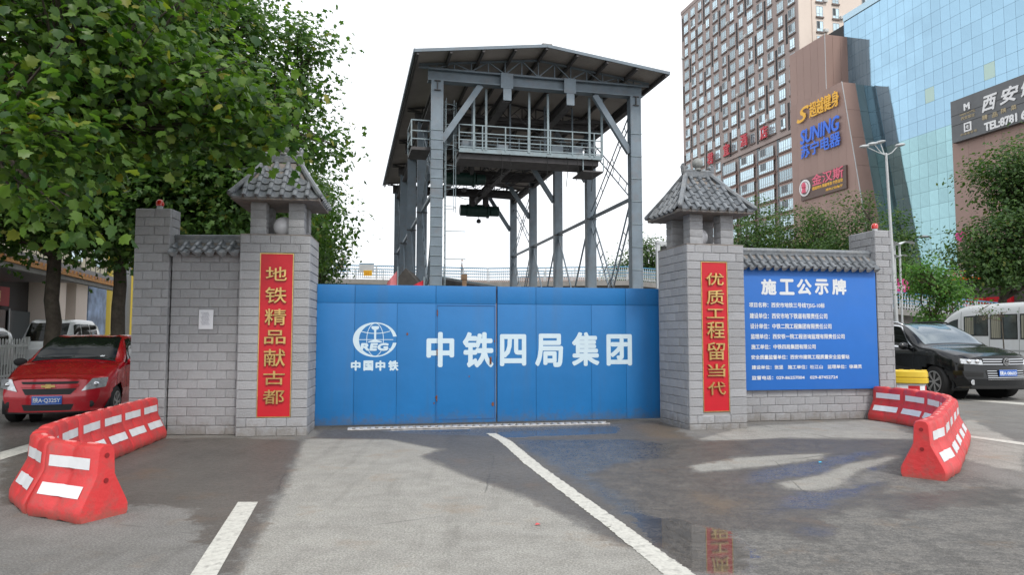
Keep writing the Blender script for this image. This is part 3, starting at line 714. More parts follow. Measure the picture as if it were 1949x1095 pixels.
def gt(host, s0, s, u0, v0, u1, v1, bold, m=M_bow):
    a, z0 = onplane(u0, v1, GL, gd); b_, z1 = onplane(u1, v0, GL, gd)
    return text(s, 1, m, host, ((a+b_)/2-s0, -.0008, (z0+z1)/2), name='lettering', extrude=.0018, bold=bold, fit=(b_-a-.01, z1-z0-.01))
for ch, u0, v0, u1, v1 in (('中', 813, 634, 863, 698), ('铁', 882, 634, 938, 699)): gt(g1, -.02, ch, u0, v0, u1, v1, .036)
for ch, u0, v0, u1, v1 in (('四', 953, 638, 1000, 696), ('局', 1020, 637, 1070, 698), ('集', 1090, 634, 1139, 696), ('团', 1156, 638, 1201, 695)): gt(g2, mid+.012, ch, u0, v0, u1, v1, .036)
for ch, u0, u1 in (('中', 668, 686), ('国', 692, 710), ('中', 715, 733), ('铁', 739, 758)): gt(g1, -.02, ch, u0, 687, u1, 706, .05)
# emblem: open ring, globe lines, rail section and letters
ex = (gs(672.5)+gs(754))/2+.02; ez = (gz(713, 614)+gz(713, 680))/2; rx = (gs(756)-gs(672))/2; rz_ = (gz(713, 614)-gz(713, 680))/2
em = MB(); n = 64; y_ = -.0016
def ring(a0, a1, ro, ri_, cx_, n=64):
    for k in range(n):
        t0 = a0+(a1-a0)*k/n; t1 = a0+(a1-a0)*(k+1)/n
        em.add([(ex+ro[0]*math.cos(t0), y_, ez+ro[1]*math.sin(t0)), (ex+ro[0]*math.cos(t1), y_, ez+ro[1]*math.sin(t1)), (ex+cx_+ri_[0]*math.cos(t1), y_, ez+ri_[1]*math.sin(t1)), (ex+cx_+ri_[0]*math.cos(t0), y_, ez+ri_[1]*math.sin(t0))], [(0, 1, 2, 3)])
ring(R(11), R(349), (rx, rz_), (rx*.78, rz_*.93), rx*.05)
lw = .006
def arc(cxo, rxx, rzz, a0, a1, n=24, lw=.005):
    for k in range(n):
        t0 = a0+(a1-a0)*k/n; t1 = a0+(a1-a0)*(k+1)/n
        for sgn in (1,):
            p = [(cxo+rxx*math.cos(t), rzz*math.sin(t)) for t in (t0, t1)]; d = Vector((p[1][0]-p[0][0], p[1][1]-p[0][1])).normalized(); nn = Vector((-d.y, d.x))*lw
            em.add([(ex+p[0][0]-nn.x, y_+.0004, ez+p[0][1]-nn.y), (ex+p[1][0]-nn.x, y_+.0004, ez+p[1][1]-nn.y), (ex+p[1][0]+nn.x, y_+.0004, ez+p[1][1]+nn.y), (ex+p[0][0]+nn.x, y_+.0004, ez+p[0][1]+nn.y)], [(0, 1, 2, 3)])
arc(.0, rx*.38, rz_*.95, R(90), R(270)); arc(.0, rx*.38, rz_*.95, R(-90), R(90))
y_ += .00025; arc(0, 3.2*rx, 0.0001, R(75), R(105), 4)
for (zo, bul) in ((.50, -.14), (-.55, .14)):
    pts = [(x, zo*rz_*1.0+bul*rz_*(1-(x/(rx*.7))**2)) for x in np.linspace(-rx*.68, rx*.68, 14)]
    for p, q_ in zip(pts[:-1], pts[1:]):
        em.add([(ex+p[0], y_, ez+p[1]-lw), (ex+q_[0], y_, ez+q_[1]-lw), (ex+q_[0], y_, ez+q_[1]+lw), (ex+p[0], y_, ez+p[1]+lw)], [(0, 1, 2, 3)])
prof = [(-.17, .78), (.17, .78), (.17, .66), (.13, .60), (.05, .56), (.045, .02), (.12, -.04), (.30, -.10), (.33, -.16), (-.33, -.16), (-.30, -.10), (-.12, -.04), (-.045, .02), (-.05, .56), (-.13, .60), (-.17, .66)]
em.add([(ex+a*rx, y_-.0006, ez+b_*rz_) for a, b_ in prof], [tuple(range(len(prof)))])
em.build('emblem', M_bow, g1, fix=False)
bk = MB(); bk.box(ex-rx*.66, ex+rx*.62, y_-.0007, y_-.0002, ez-rz_*.62, ez-rz_*.20); bk.build('letter_ground', M_gate, g1)
text('REG', 1, M_bow, g1, (ex-.01, y_-.0009, ez-rz_*.42), name='lettering', extrude=.0012, bold=.07, fit=(rx*1.24, rz_*.38), shear=.12)

# drain channel with slotted grate in front of the gate
dr = thing('drain_channel', 'rusty slotted drain channel along the foot of the blue gate', 'drain', (GL.x-gd.y*-.0, GL.y, 0), gang)
s0, s1 = gs(663, 810)+.0, gs(1150, 800)
oy = -.20
M_gr = mat('wet_steel_grate', (.62, .61, .60), .3, metal=.3, var=.4, scale=12)
MB().box(s0, s1, oy-.095, oy+.095, .003, .006).build('channel_bed', M_dark, dr)
MB().box(s0, s1, oy-.115, oy-.096, .004, .022).box(s0, s1, oy+.096, oy+.115, .004, .022).build('rail', M_gr, dr)
x = s0; bm_ = MB().box(-.032, .032, oy-.095, oy+.095, .008, .024).mesh('grate_bar', M_gr)
while x < s1-.05: inst('grate_bar', bm_, dr, (x+.03, 0, 0)); x += .118
# ================================================================ WATER-FILLED BARRIERS
def barrier_mesh(Lb=.64, Hb=.56):
    """Jersey-profile hollow plastic barrier, length along x, waisted middle groove, foot notches"""
    prof = [(.205, 0), (.215, .03), (.215, .085), (.200, .125), (.105, .315), (.090, .35), (.078, .545), (.060, .575), (.03, .585)]
    xs_ = [-.5, -.485, -.455, -.40, -.12, -.07, -.02, .02, .07, .12, .40, .455, .485, .5]
    mb = MB(); ring_n = None; rings = []
    for x in xs_:
        e = 1-abs(x)*2; k = 1.0
        sh = 0.018*max(0, 1-e/.10) if e < .10 else 0       # rounded ends
        gr = 0.016 if abs(x) < .03 else (0.008 if abs(x) < .08 else 0)
        pr = [(max(.012, y-sh*.8-gr*(1 if .10 < z else .2)), z*(1-sh*.5)+(0.012 if (z == 0 and .1 < abs(x) < .30) else 0)) for y, z in prof]
        pr = [(y, z-gr*1.2*(z > .5)) for y, z in pr]
        ring = [(y, z) for y, z in pr]+[(-y, z) for y, z in pr[::-1]]
        rings.append([(x*Lb, y, z) for y, z in ring])
    n = len(rings[0]); vs = [p for r_ in rings for p in r_]; fs = []
    for i in range(len(rings)-1):
        for k in range(n): fs.append((i*n+k, i*n+(k+1) % n, (i+1)*n+(k+1) % n, (i+1)*n+k))
    m_ = (n//2)
    for base in (0, (len(rings)-1)*n):   # end caps as strips, so they shade flat
        for k in range(m_-1): fs.append((base+k, base+k+1, base+n-2-k, base+n-1-k))
    mb.add(vs, fs); me = mb.mesh('body', M_plast, 38); return me
B_L = .64; B_body = barrier_mesh(B_L)
def tape(z0, z1, side):
    """retro-reflective band following the side profile"""
    pr = [(.200, .125), (.105, .315), (.090, .35), (.078, .545)]
    def yat(z):
        for (y0, a), (y1, b_) in zip(pr[:-1], pr[1:]):
            if a <= z <= b_: return y0+(y1-y0)*(z-a)/(b_-a)
    mb = MB(); n = 8; vs = []
    for zz in (z0, z1):
        for i in range(n+1):
            x = (-.40+.80*i/n)*B_L; g = .010 if abs(x) < .05 else 0
            vs.append((x, side*(yat(zz)+.0025-g), zz+.004))
    mb.add(vs, [(i, i+1, n+2+i, n+1+i) for i in range(n)]); return mb.mesh('reflective_tape', M_refl, True)
T_hi = [tape(.385, .475, s) for s in (-1, 1)]; T_lo = [tape(.175, .262, s) for s in (-1, 1)]
slot = MB().box(-.05, .05, -.016, .016, .576, .590).mesh('lift_slot', mat('scuffed_plastic', (.80, .30, .28), .7, var=.3, scale=20))
hole = MB()
for z in (.50, .30):
    hole.lathe([(.020, 0), (.020, .004)], 12, (0, 0, 0), 'X')
    for i in range(len(hole.v)-24, len(hole.v)): v = hole.v[i]; hole.v[i] = (v[0]+B_L/2+.004, v[1]+.0, v[2]+z)
hole = hole.mesh('pin_hole', mat('hole_red_dark', (.25, .01, .012), .6))
def chain(pts, labels, group):
    P_ = [Vector(p) for p in pts]; seg = []
    d = [0]
    for a, b_ in zip(P_[:-1], P_[1:]): d.append(d[-1]+(b_-a).length)
    n = int(round(d[-1]/B_L)); st = d[-1]/n
    def at(s):
        for i in range(len(P_)-1):
            if s <= d[i+1]+1e-6: return P_[i].lerp(P_[i+1], (s-d[i])/(d[i+1]-d[i]))
        return P_[-1]
    for k in range(n):
        a = at(k*st); b_ = at((k+1)*st); c = (a+b_)/2; dr_ = b_-a
        ang = math.atan2(dr_.y, dr_.x)+math.pi     # local +x points at the near end
        t = thing('water_barrier', labels(k, n), 'barrier', (c.x, c.y, 0), ang+R(random.uniform(-1.5, 1.5)), group)
        inst('body', B_body, t, scale=(dr_.length/B_L*1.02, 1, 1+random.uniform(-.01, .012)))
        for j in (0, 1): inst('reflective_tape', T_hi[j], t); inst('reflective_tape', T_lo[j], t)
        inst('lift_slot', slot, t, (-.12, 0, 0)); inst('lift_slot', slot, t, (.16, 0, 0)); inst('pin_hole', hole, t, (dr_.length*.51-B_L/2-.002, 0, 0))
ORD = ['nearest', 'second', 'third', 'fourth', 'fifth', 'sixth', 'seventh', 'eighth', 'ninth', 'tenth', 'eleventh', 'twelfth']
chain([(-3.27, 5.80), (-3.82, 6.05), (-4.28, 6.5), (-4.58, 7.1), (-4.80, 7.9), (-4.98, 8.9), (-5.20, 10.38)],
      lambda k, n: ('red plastic barrier nearest the camera in the row by the red car' if k == 0 else
                    'red plastic barrier touching the end pillar by the red car' if k == n-1 else f'red plastic barrier, {ORD[k]} from the near end in the row by the red car'), 'red plastic barriers in the row by the red car')
chain([(4.22, 7.40), (4.68, 7.92), (5.25, 8.75), (5.85, 9.60), (6.35, 10.35), (6.62, 11.0), (6.70, 11.65), (6.62, 12.25), (6.45, 12.68)],
      lambda k, n: ('red plastic barrier nearest the camera in the curved row by the notice board' if k == 0 else
                    'red plastic barrier at the wall end of the curved row by the notice board' if k == n-1 else f'red plastic barrier, {ORD[k]} from the near end, curved row by the notice board'), 'red plastic barriers in the curved row by the notice board')
# yellow crash drum block
yb = thing('crash_barrel', 'yellow topped crash barrel with red and white bands behind the curved barriers', 'crash barrel', (8.72, 15.75, 0), R(-30))
M_yel = mat('yellow_plastic', (.72, .50, .035), .4, var=.06, scale=5)
mb = MB()
def rr_prof(w_, d_, z, n=24, p=3.2): return [(abs(math.cos(a))**(2/p)*math.copysign(w_, math.cos(a)), abs(math.sin(a))**(2/p)*math.copysign(d_, math.sin(a)), z) for a in [2*math.pi*k/n for k in range(n)]]
def stack(mb, rings):
    n = len(rings[0]); vs = [p for r_ in rings for p in r_]
    mb.add(vs, [(i*n+k, i*n+(k+1) % n, (i+1)*n+(k+1) % n, (i+1)*n+k) for i in range(len(rings)-1) for k in range(n)]+[tuple(range(n))[::-1], tuple((len(rings)-1)*n+k for k in range(n))]); return mb
stack(mb, [rr_prof(.34, .27, 0), rr_prof(.34, .27, .44)]).build('body', M_pale, yb, smooth=40)
for k in range(24):
    a0 = 2*math.pi*k/24
    pa, pb_ = rr_prof(.343, .273, .06)[k], rr_prof(.343, .273, .06)[(k+1) % 24]
    MB().add([pa, pb_, (pb_[0], pb_[1], .40), (pa[0], pa[1], .40)], [(0, 1, 2, 3)]).build('band', M_red if (k//2) % 2 else M_refl, yb, fix=False)
mb = MB(); stack(mb, [rr_prof(.35, .28, .44), rr_prof(.39, .31, .46), rr_prof(.39, .31, .55), rr_prof(.375, .295, .56), rr_prof(.375, .295, .58), rr_prof(.39, .31, .59), rr_prof(.38, .30, .70), rr_prof(.33, .26, .72), rr_prof(.30, .23, .69)]).build('lid', M_yel, yb, smooth=40)
for k in range(4): MB().box(-.40+.22*k, -.30+.22*k, -.12, .12, .69, .735).build('lid_rib', M_yel, yb, bevel=.01)

# ================================================================ GANTRY SHED
GA = R(13); gt_ = thing('gantry_shed', 'tall grey steel gantry shed with a corrugated roof behind the blue gate', 'gantry shed', (-2.97, 27.45, 0), GA)
W_ = 8.3; BAY = 5.6; ZB = 11.52; ZT = 12.0; rows_y = [i*BAY for i in range(5)]
for i, ly in enumerate(rows_y):
    for sx, lx in ((0, 0.0), (1, W_)):
        mb = MB(); hw = .235
        mb.ibeam((lx, ly, 0), (lx, ly, ZB), .47, .40, .03, (1, 0, 0))
        # face plates and battens like the built-up columns in the photo
        mb.box(lx-hw, lx+hw, ly-.23, ly-.205, 0, ZB)
        c_ = mb.build('column', M_steel, gt_)
        if i == 0:
            z = .4
            bt = MB()
            while z < (9.6 if sx == 0 else 10.4):
                bt.box(lx-hw-.008, lx+hw+.008, ly-.255, ly-.231, z, z+.022); z += .38 if sx == 0 else .95
            bt.build('batten', M_steel2, c_)
        else:
            bt = MB()
            for z in (7.2, 3.6): bt.box(lx-hw-.02, lx+hw+.02, ly-.25, ly-.231, z, z+.06)
            bt.build('splice_plate', M_dsteel, c_)
        # knee brace
        a = (lx+(.2 if sx == 0 else -.2), ly, 9.15); b_ = (lx+(1.75 if sx == 0 else -1.75), ly, ZB-.02)
        MB().beam(a, b_, .24, .20, (0, 1, 0)).build('knee_brace', M_steel, gt_)
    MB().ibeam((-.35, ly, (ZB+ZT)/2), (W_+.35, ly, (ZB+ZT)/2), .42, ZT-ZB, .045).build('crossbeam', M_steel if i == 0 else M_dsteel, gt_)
    # roof truss
    mb = MB(); rzf = lambda x: ZT+.14+.62*(1-abs(x-W_/2)/(W_/2+.95))
    xs_ = np.linspace(-.7, W_+.7, 15)
    for k in range(14):
        a, b_ = xs_[k], xs_[k+1]
        mb.beam((a, ly, rzf(a)), (b_, ly, rzf(b_)), .07); mb.beam((a, ly, ZT+.06), (b_, ly, ZT+.06), .07)
        if k: mb.beam((a, ly, ZT+.06), (a, ly, rzf(a)), .045)
        if k % 2: mb.beam((a, ly, ZT+.06), (b_, ly, rzf(b_)), .045)
        else: mb.beam((a, ly, rzf(a)), (b_, ly, ZT+.06), .045)
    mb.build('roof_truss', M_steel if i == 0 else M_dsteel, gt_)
for lx in (-.0, W_):
    mb = MB().ibeam((lx, -.3, ZB-.22), (lx, 4*BAY+.3, ZB-.22), .25, .40, .03); mb.build('eave_beam', M_dsteel, gt_)
    MB().beam((lx, 0, 7.28), (lx, 4*BAY, 7.28), .13).build('longitudinal_strut', M_steel, gt_)
for lx in (2.78, 5.42):   # runway beams carrying the hoists
    MB().ibeam((lx, -.15, ZB-.42), (lx, 4*BAY, ZB-.42), .30, .46, .03).build('runway_beam', M_dsteel, gt_)
    MB().box(lx-.25, lx+.25, -.29, -.232, ZB-.12, ZT+.01).box(lx-.15, lx+.18, -.29, -.232, ZB-.62, ZB-.13).build('hanger_bracket', M_steel, gt_)
# laced diagonal braces in the side walls
def ladder(p, q, wid, step, r_=.028, name='laced_brace', off=(0, 0, 0)):
    p = Vector(p); q = Vector(q); d = (q-p); n = max(2, int(d.length/step)); o = Vector((0, d.y, d.z)).normalized().cross(Vector((1, 0, 0)))*wid/2
    mb = MB(); mb.beam(p+o, q+o, r_*2); mb.beam(p-o, q-o, r_*2)
    for k in range(1, n): c = p+d*(k/n); mb.beam(c+o*1.2, c-o*1.2, r_*1.3)
    mb.build(name, M_steel if name != 'x' else M_steel, gt_)
for lx in (0.0, W_):
    for b_ in range(4):
        y0, y1 = b_*BAY+.2, (b_+1)*BAY-.2
        if b_ in (0, 3):
            ladder((lx, y0, 7.2), (lx, y1, .1), .42, .75); ladder((lx, y1, 7.2), (lx, y0, .1), .42, .75)
            ladder((lx, y0, 7.4), (lx, y1, 10.9), .38, .8, .02); ladder((lx, y1, 7.4), (lx, y0, 10.9), .38, .8, .02)
        else:
            MB().beam((lx, y0, 7.1), (lx, y1, .1), .07).build('tie_rod', M_steel, gt_); MB().beam((lx, y1, 7.1), (lx, y0, .1), .07).build('tie_rod', M_steel, gt_)
# roof sheets (corrugated) and purlins
xe0, xe1, ye0, ye1, zr, ze = -1.0, W_+1.0, -1.35, 4*BAY+.6, ZT+.86, ZT+.20
def roofz(x): return zr-(zr-ze)*abs(x-W_/2)/((xe1-xe0)/2)
ns = 12; yy = np.linspace(ye0, ye1, ns+1)
for sgn in (-1, 1):
    for k in range(ns):
        mb = MB(); m_ = 14; a, b_ = yy[k]+.01, yy[k+1]+.03
        xa, xb = W_/2, (xe0 if sgn < 0 else xe1)
        vs = []
        for j in range(m_*2+1):
            y = a+(b_-a)*j/(m_*2); dz = .022 if j % 2 else -.005
            vs += [(xa, y, zr+dz), (xb, y, ze+dz)]
        mb.add(vs, [(2*j, 2*j+1, 2*j+3, 2*j+2) for j in range(m_*2)])
        mb.build('roof_sheet', M_sheet, gt_, fix=False)
for x in np.linspace(xe0+.12, xe1-.12, 9):
    MB().beam((x, ye0+.02, roofz(x)-.10), (x, ye1-.02, roofz(x)-.10), .09, .16).build('purlin', M_dsteel, gt_)
MB().box(W_/2-.2, W_/2+.2, ye0-.02, ye1+.02, zr+.02, zr+.06).build('ridge_flashing', M_sheet, gt_)
for y in (ye0,):
    mb = MB(); mb.beam((xe0, y, ze-.03), (W_/2, y, zr-.03), .05, .12); mb.beam((W_/2, y, zr-.03), (xe1, y, ze-.03), .05, .12); mb.build('verge_angle', M_steel, gt_)
for x in (xe0, xe1): MB().beam((x, ye0, ze-.02), (x, ye1, ze-.02), .08, .14).build('gutter', M_steel, gt_)
# hanging work platform
px0, px1, py0, py1, pz = .95, 7.0, .35, 1.9, 8.98
MB().box(px0, px1, py0, py1, pz-.10, pz).build('platform_deck', M_dsteel, gt_)
MB().box(px0, px1, py0-.02, py0, pz-.12, pz+.06).build('toe_board', M_steel2, gt_)
for x in (1.55, 2.05, 3.85, 4.65, 6.45, 7.0):
    MB().beam((x, py0, pz), (x, py0, ZB-.01), .085).build('hanger', M_steel2, gt_)
for x in (1.75, 3.4, 4.95, 6.2):
    MB().beam((x, py1, pz), (x, py1, ZB-.01), .07).build('hanger', M_steel, gt_)
def rail(y, x0, x1, zs=(.36, .68, 1.0)):
    for z in zs: MB().beam((x0, y, pz+z), (x1, y, pz+z), .04).build('rail', M_steel2, gt_)
    x = x0
    while x < x1: MB().beam((x, y, pz), (x, y, pz+1.0), .045).build('rail_post', M_steel2, gt_); x += .95
rail(py0-.03, px0, px1, (.1, .38, .68, 1.0)); rail(py1, px0, px1)
MB().box(6.2, 7.1, py0+.1, py1, pz-.62, pz-.56).build('landing', M_dsteel, gt_)
for x in (6.2, 7.1): MB().beam((x, py0+.1, pz-.56), (x, py0+.1, pz), .04).build('rail_post', M_steel2, gt_)
MB().box(-.95, -.2, .3, 1.9, pz-.14, pz-.02).build('side_platform', M_dsteel, gt_)
for (a, b_) in (((-.95, .3), (-.2, .3)), ((-.95, .3), (-.95, 1.9))):
    for z in (.3, .62, 1.05): MB().beam((*a, pz+z), (*b_, pz+z), .045).build('rail', M_steel2, gt_)
for a in ((-.95, .3), (-.2, .3), (-.95, 1.9)): MB().beam((*a, pz), (*a, pz+1.05), .05).build('rail_post', M_steel2, gt_)
# caged access ladder on the left column
mb = MB()
for y in (.3, .62): mb.tube([(.42, y, 2.6), (.42, y, 11.0)], .018, 6)
z = 2.8
while z < 11: mb.tube([(.42, .3, z), (.42, .62, z)], .012, 5); z += .3
mb.build('ladder', M_steel2, gt_)
mb = MB(); z = 6.6
while z < 10.9:
    pts = [(.42+.42*math.sin(a), .46-.36*math.cos(a), z) for a in np.linspace(0, math.pi, 9)]; mb.tube(pts, .013, 5); z += .82
mb.tube([(.84, .46, 6.4), (.84, .46, 10.9)], .013, 5); mb.tube([(.72, .2, 6.4), (.72, .2, 10.9)], .013, 5)
mb.build('ladder_cage', M_steel2, gt_)
for z in (5.6, 4.5): MB().beam((.4, .1, z), (1.2, .1, z+.01), .03).build('arm', M_steel2, gt_)
# slack power cables slung under the platform and along the runway beams
rcb = random.Random(5)
for k in range(9):
    x0, x1 = rcb.uniform(1, 4), rcb.uniform(4, 7.2); y = rcb.uniform(.2, 14); z0, z1 = rcb.uniform(9.2, 11), rcb.uniform(9.2, 11); sag = rcb.uniform(.3, 1.0)
    MB().tube([(x0+(x1-x0)*f, y+rcb.uniform(-.05, .05), z0+(z1-z0)*f-sag*4*f*(1-f)) for f in np.linspace(0, 1, 9)], .018, 5).build('cable', M_black, gt_)
for k in range(6):
    x = rcb.uniform(1.2, 6.6); MB().tube([(x, .3, pz-.1), (x+.05, .3, pz-.6), (x-.03, .32, pz-rcb.uniform(.8, 1.5))], .014, 5).build('cable', M_black, gt_)
for k in range(5):
    y = 2+4.2*k; MB().beam((.2, y, ZB-.5), (W_-.2, y+1.6, ZB-.45), .09).build('plan_brace', M_dsteel, gt_); MB().beam((.2, y+1.6, ZB-.5), (W_-.2, y, ZB-.45), .09).build('plan_brace', M_dsteel, gt_)
for x, y in ((1.4, .9), (2.9, 1.3), (5.2, 1.0), (6.0, .8)): MB().box(x-.25, x+.25, y-.2, y+.2, pz, pz+.5).build('switch_box', M_steel, gt_, bevel=.02)
MB().box(1.0, 6.9, .5, 1.8, pz-.34, pz-.11).build('platform_joists', M_dsteel, gt_)
# hoists
def hoist(lx, ly, zz, label, kscale=1.0):
    t = thing('electric_hoist', label, 'hoist', (0, 0, 0), 0, 'green hoists under the shed roof')
    c, s_ = math.cos(GA), math.sin(GA); t.location = (-2.97+c*lx-s_*ly, 27.45+s_*lx+c*ly, zz); t.rotation_euler = (0, 0, GA)
    k = kscale
    MB().lathe([(.30*k, -.75*k), (.36*k, -.70*k), (.36*k, .45*k), (.42*k, .47*k), (.42*k, .58*k), (.30*k, .62*k)], 18, (0, 0, 0), 'X').build('drum', M_green, t, smooth=40)
    MB().lathe([(.22*k, .62*k), (.30*k, .66*k), (.30*k, 1.15*k), (.18*k, 1.2*k)], 16, (0, 0, 0), 'X').build('motor', M_green, t, smooth=40)
    MB().lathe([(.28*k, -1.1*k), (.33*k, -1.05*k), (.33*k, -.76*k)], 16, (0, 0, 0), 'X').build('gearbox', M_green, t, smooth=40)
    mb = MB()
    for x in (-.4*k, .4*k):
        mb.box(x-.12*k, x+.12*k, -.30*k, -.24*k, .15*k, .95*k).box(x-.12*k, x+.12*k, .24*k, .30*k, .15*k, .95*k)
        for y in (-.2*k, .2*k): mb.lathe([(.11*k, -.03), (.11*k, .03)], 12, (x, y, .8*k), 'Y')
    mb.build('trolley', M_dsteel, t)
    MB().tube([(0, 0, -.3*k), (0, 0, -.5*k)], .02, 6).lathe([(.06*k, -.72*k), (.13*k, -.68*k), (.13*k, -.55*k), (.06*k, -.48*k)], 10, (0, 0, 0)).build('hook_block', M_dsteel, t)
hoist(2.78, 10.5, ZB-1.45, 'dark green hoist under the middle of the shed roof, above the small one', 1.0)
hoist(5.42, 20.5, ZB-1.35, 'dark green hoist at the far end of the shed roof, seen against the sky', 1.2)

# ================================================================ SITE CLUTTER BEHIND THE GATE, FOOTBRIDGE
def flag(u, v0, v1, Y, wpx, label, col):
    x, z1 = AT(u, v0, Y); _, z0 = AT(u, v1, Y); w_ = wpx*Y/F
    t = thing('banner_flag', label, 'banner', (x, Y, 0), R(10), 'red banners behind the gate')
    MB().tube([(0, 0, 0), (0, 0, z1+.1)], .02, 6).build('pole', M_steel2, t)
    mb = MB(); n = 6; vs = []
    for i in range(n+1): s = i/n; vs += [(-w_*s, .05*math.sin(s*7), z1-(z1-z0)*.85*s), (-w_*s, .05*math.sin(s*7+.5), z0-.6)]
    mb.add(vs, [(2*i, 2*i+1, 2*i+3, 2*i+2) for i in range(n)]).build('cloth', mat('cloth_'+label[:4], col, .8, var=.15), t, fix=False)
flag(757, 514, 543, 24, 20, 'faded pink banner leaning by the far left columns', (.62, .20, .22)); flag(807, 533, 545, 22, 20, 'bright red banner just above the gate top', (.60, .03, .05))
# dark conveyor/ramp roof seen over the gate
t = thing('site_ramp', 'long dark sloping ramp edge just above the gate top', 'ramp')
a0 = AT(836, 529, 30); a1 = AT(962, 548, 24); mb = MB().beam((a0[0], 30, a0[1]-.25), (a1[0], 24, a1[1]-.3), .5, .5); mb.build('deck', M_dsteel, t)
mb = MB().beam((a0[0], 30-.26, a0[1]+.02), (a1[0], 24-.26, a1[1]-.03), .05, .06); mb.build('edge', M_steel2, t)
t.location = (0, 0, 0)
t = thing('tarpaulin_shelter', 'dark tarpaulin shelter with a pitched top behind the gate, left of the columns', 'shelter')
a = AT(738, 545, 26); b_ = AT(768, 508, 26); c = AT(800, 545, 26)
MB().prism([(a[0], 0), (a[0], a[1]), (b_[0], b_[1]), (c[0], c[1]), (c[0], 0)], 26.5, 29).build('cover', mat('dark_tarp', (.06, .055, .05), .8, var=.3), t)
x, z = AT(884, 528, 23); t = thing('bollard_post', 'small weathered brown post showing above the gate top', 'post', (x, 23, 0)); MB().box(-.07, .07, -.07, .07, 0, z-.1).box(-.11, .09, -.08, .08, z-.1, z+.1).build('shaft', mat('brown_wood', (.20, .13, .08), .9, var=.3), t, bevel=.02)
x, z = AT(1252, 463, 20); x2, z2 = AT(1290, 463, 20)
t = thing('led_sign', 'white framed message sign half hidden by the right gate pillar', 'sign', (x, 20, 0), R(8))
MB().beam((0, 0, 0), (0, 0, z), .10).beam((1.6, 0, 0), (1.6, 0, z), .10).beam((-.05, 0, z), (1.65, 0, z), .10).beam((0, 0, z-1.3), (1.6, 0, z-1.3), .06).build('frame', M_pale, t)
MB().box(.11, 1.5, -.05, .05, z-.9, z-.08).build('screen', M_dark, t)
text('500', 1, mat('led_red', (.9, .12, .03), .5, emit=1.2), t, (.42, -.052, z-.6), name='lettering', fit=(.5, .16), extrude=.002, bold=.02)
# footbridge: level deck then a falling ramp to the right
fb = thing('footbridge', 'long pale footbridge with blue topped railings behind the site', 'footbridge')
pts = [Vector(p) for p in ((-45, 62, 6.35), (-16, 60, 6.32), (-2, 60, 6.0), (10, 60, 6.15), (17, 58, 5.3), (24, 53, 3.75), (27, 50.5, 3.45), (33, 48.5, 2.55), (40, 47, 1.6))]
M_blue = mat('rail_blue', (.09, .27, .42), .5); M_pick = mat('rail_picket_white', (.62, .65, .66), .5)
for a, b_ in zip(pts[:-1], pts[1:]):
    MB().beam(a-Vector((0, 0, .22)), b_-Vector((0, 0, .22)), 3.2, .40).build('deck', M_concrete, fb)
    MB().beam(a-Vector((0, -.1, .75)), b_-Vector((0, -.1, .75)), 1.6, .65).build('girder', M_concrete, fb)
    d = b_-a; n_ = Vector((d.y, -d.x, 0)).normalized()
    for sgn in (1, -1):
        o_ = n_*1.5*sgn
        for z, m_ in ((1.12, M_blue), (.62, M_blue), (.12, M_pale)): MB().beam(a+o_+Vector((0, 0, z)), b_+o_+Vector((0, 0, z)), .05, .06 if z < 1 else .09).build('rail', m_, fb)
        k = 0; mb = MB(); n = int(d.length/.17)
        for i in range(n): c = a+d*((i+.5)/n)+o_; mb.beam(c+Vector((0, 0, .12)), c+Vector((0, 0, 1.1)), .035)
        o = mb.build('picket', M_pick, fb); o['kind'] = 'stuff'
        for i in range(int(d.length/2.4)+1): c = a+d*(i*2.4/d.length)+o_; MB().beam(c, c+Vector((0, 0, 1.15)), .07).build('post', M_pale, fb)
for (x, y, z) in ((-30, 61, 6), (-14, 60, 6), (8, 60, 5.8), (22, 54.5, 4), (30, 49.5, 3)):
    MB().lathe([(.55, 0), (.55, z-.9), (.9, z-.6)], 16, (x, y, 0)).build('pier', M_concrete, fb, smooth=40)
x, z = AT(700, 520, 58.3); t = thing('sign', 'small yellow sign with red marks hung on the footbridge railing', 'sign', (x, 58.3, z)); MB().box(-.34, .34, -.03, .03, -.22, .22).build('panel', mat('sign_yellow', (.80, .48, .02), .5), t)
text('安全生产', 1, M_red, t, (0, -.032, .09), name='lettering', fit=(.56, .14)); text('注意安全', 1, M_red, t, (0, -.032, -.09), name='lettering', fit=(.56, .14))
x, z = AT(697, 513, 58.2); t = thing('sign', 'pale grey panel above the yellow sign on the footbridge railing', 'sign', (x, 58.35, z+.1)); MB().box(-.6, .6, -.02, .02, -.35, .35).build('panel', M_pale, t); MB().box(-.62, .62, -.03, .03, .351, .42).build('header', M_blue, t)
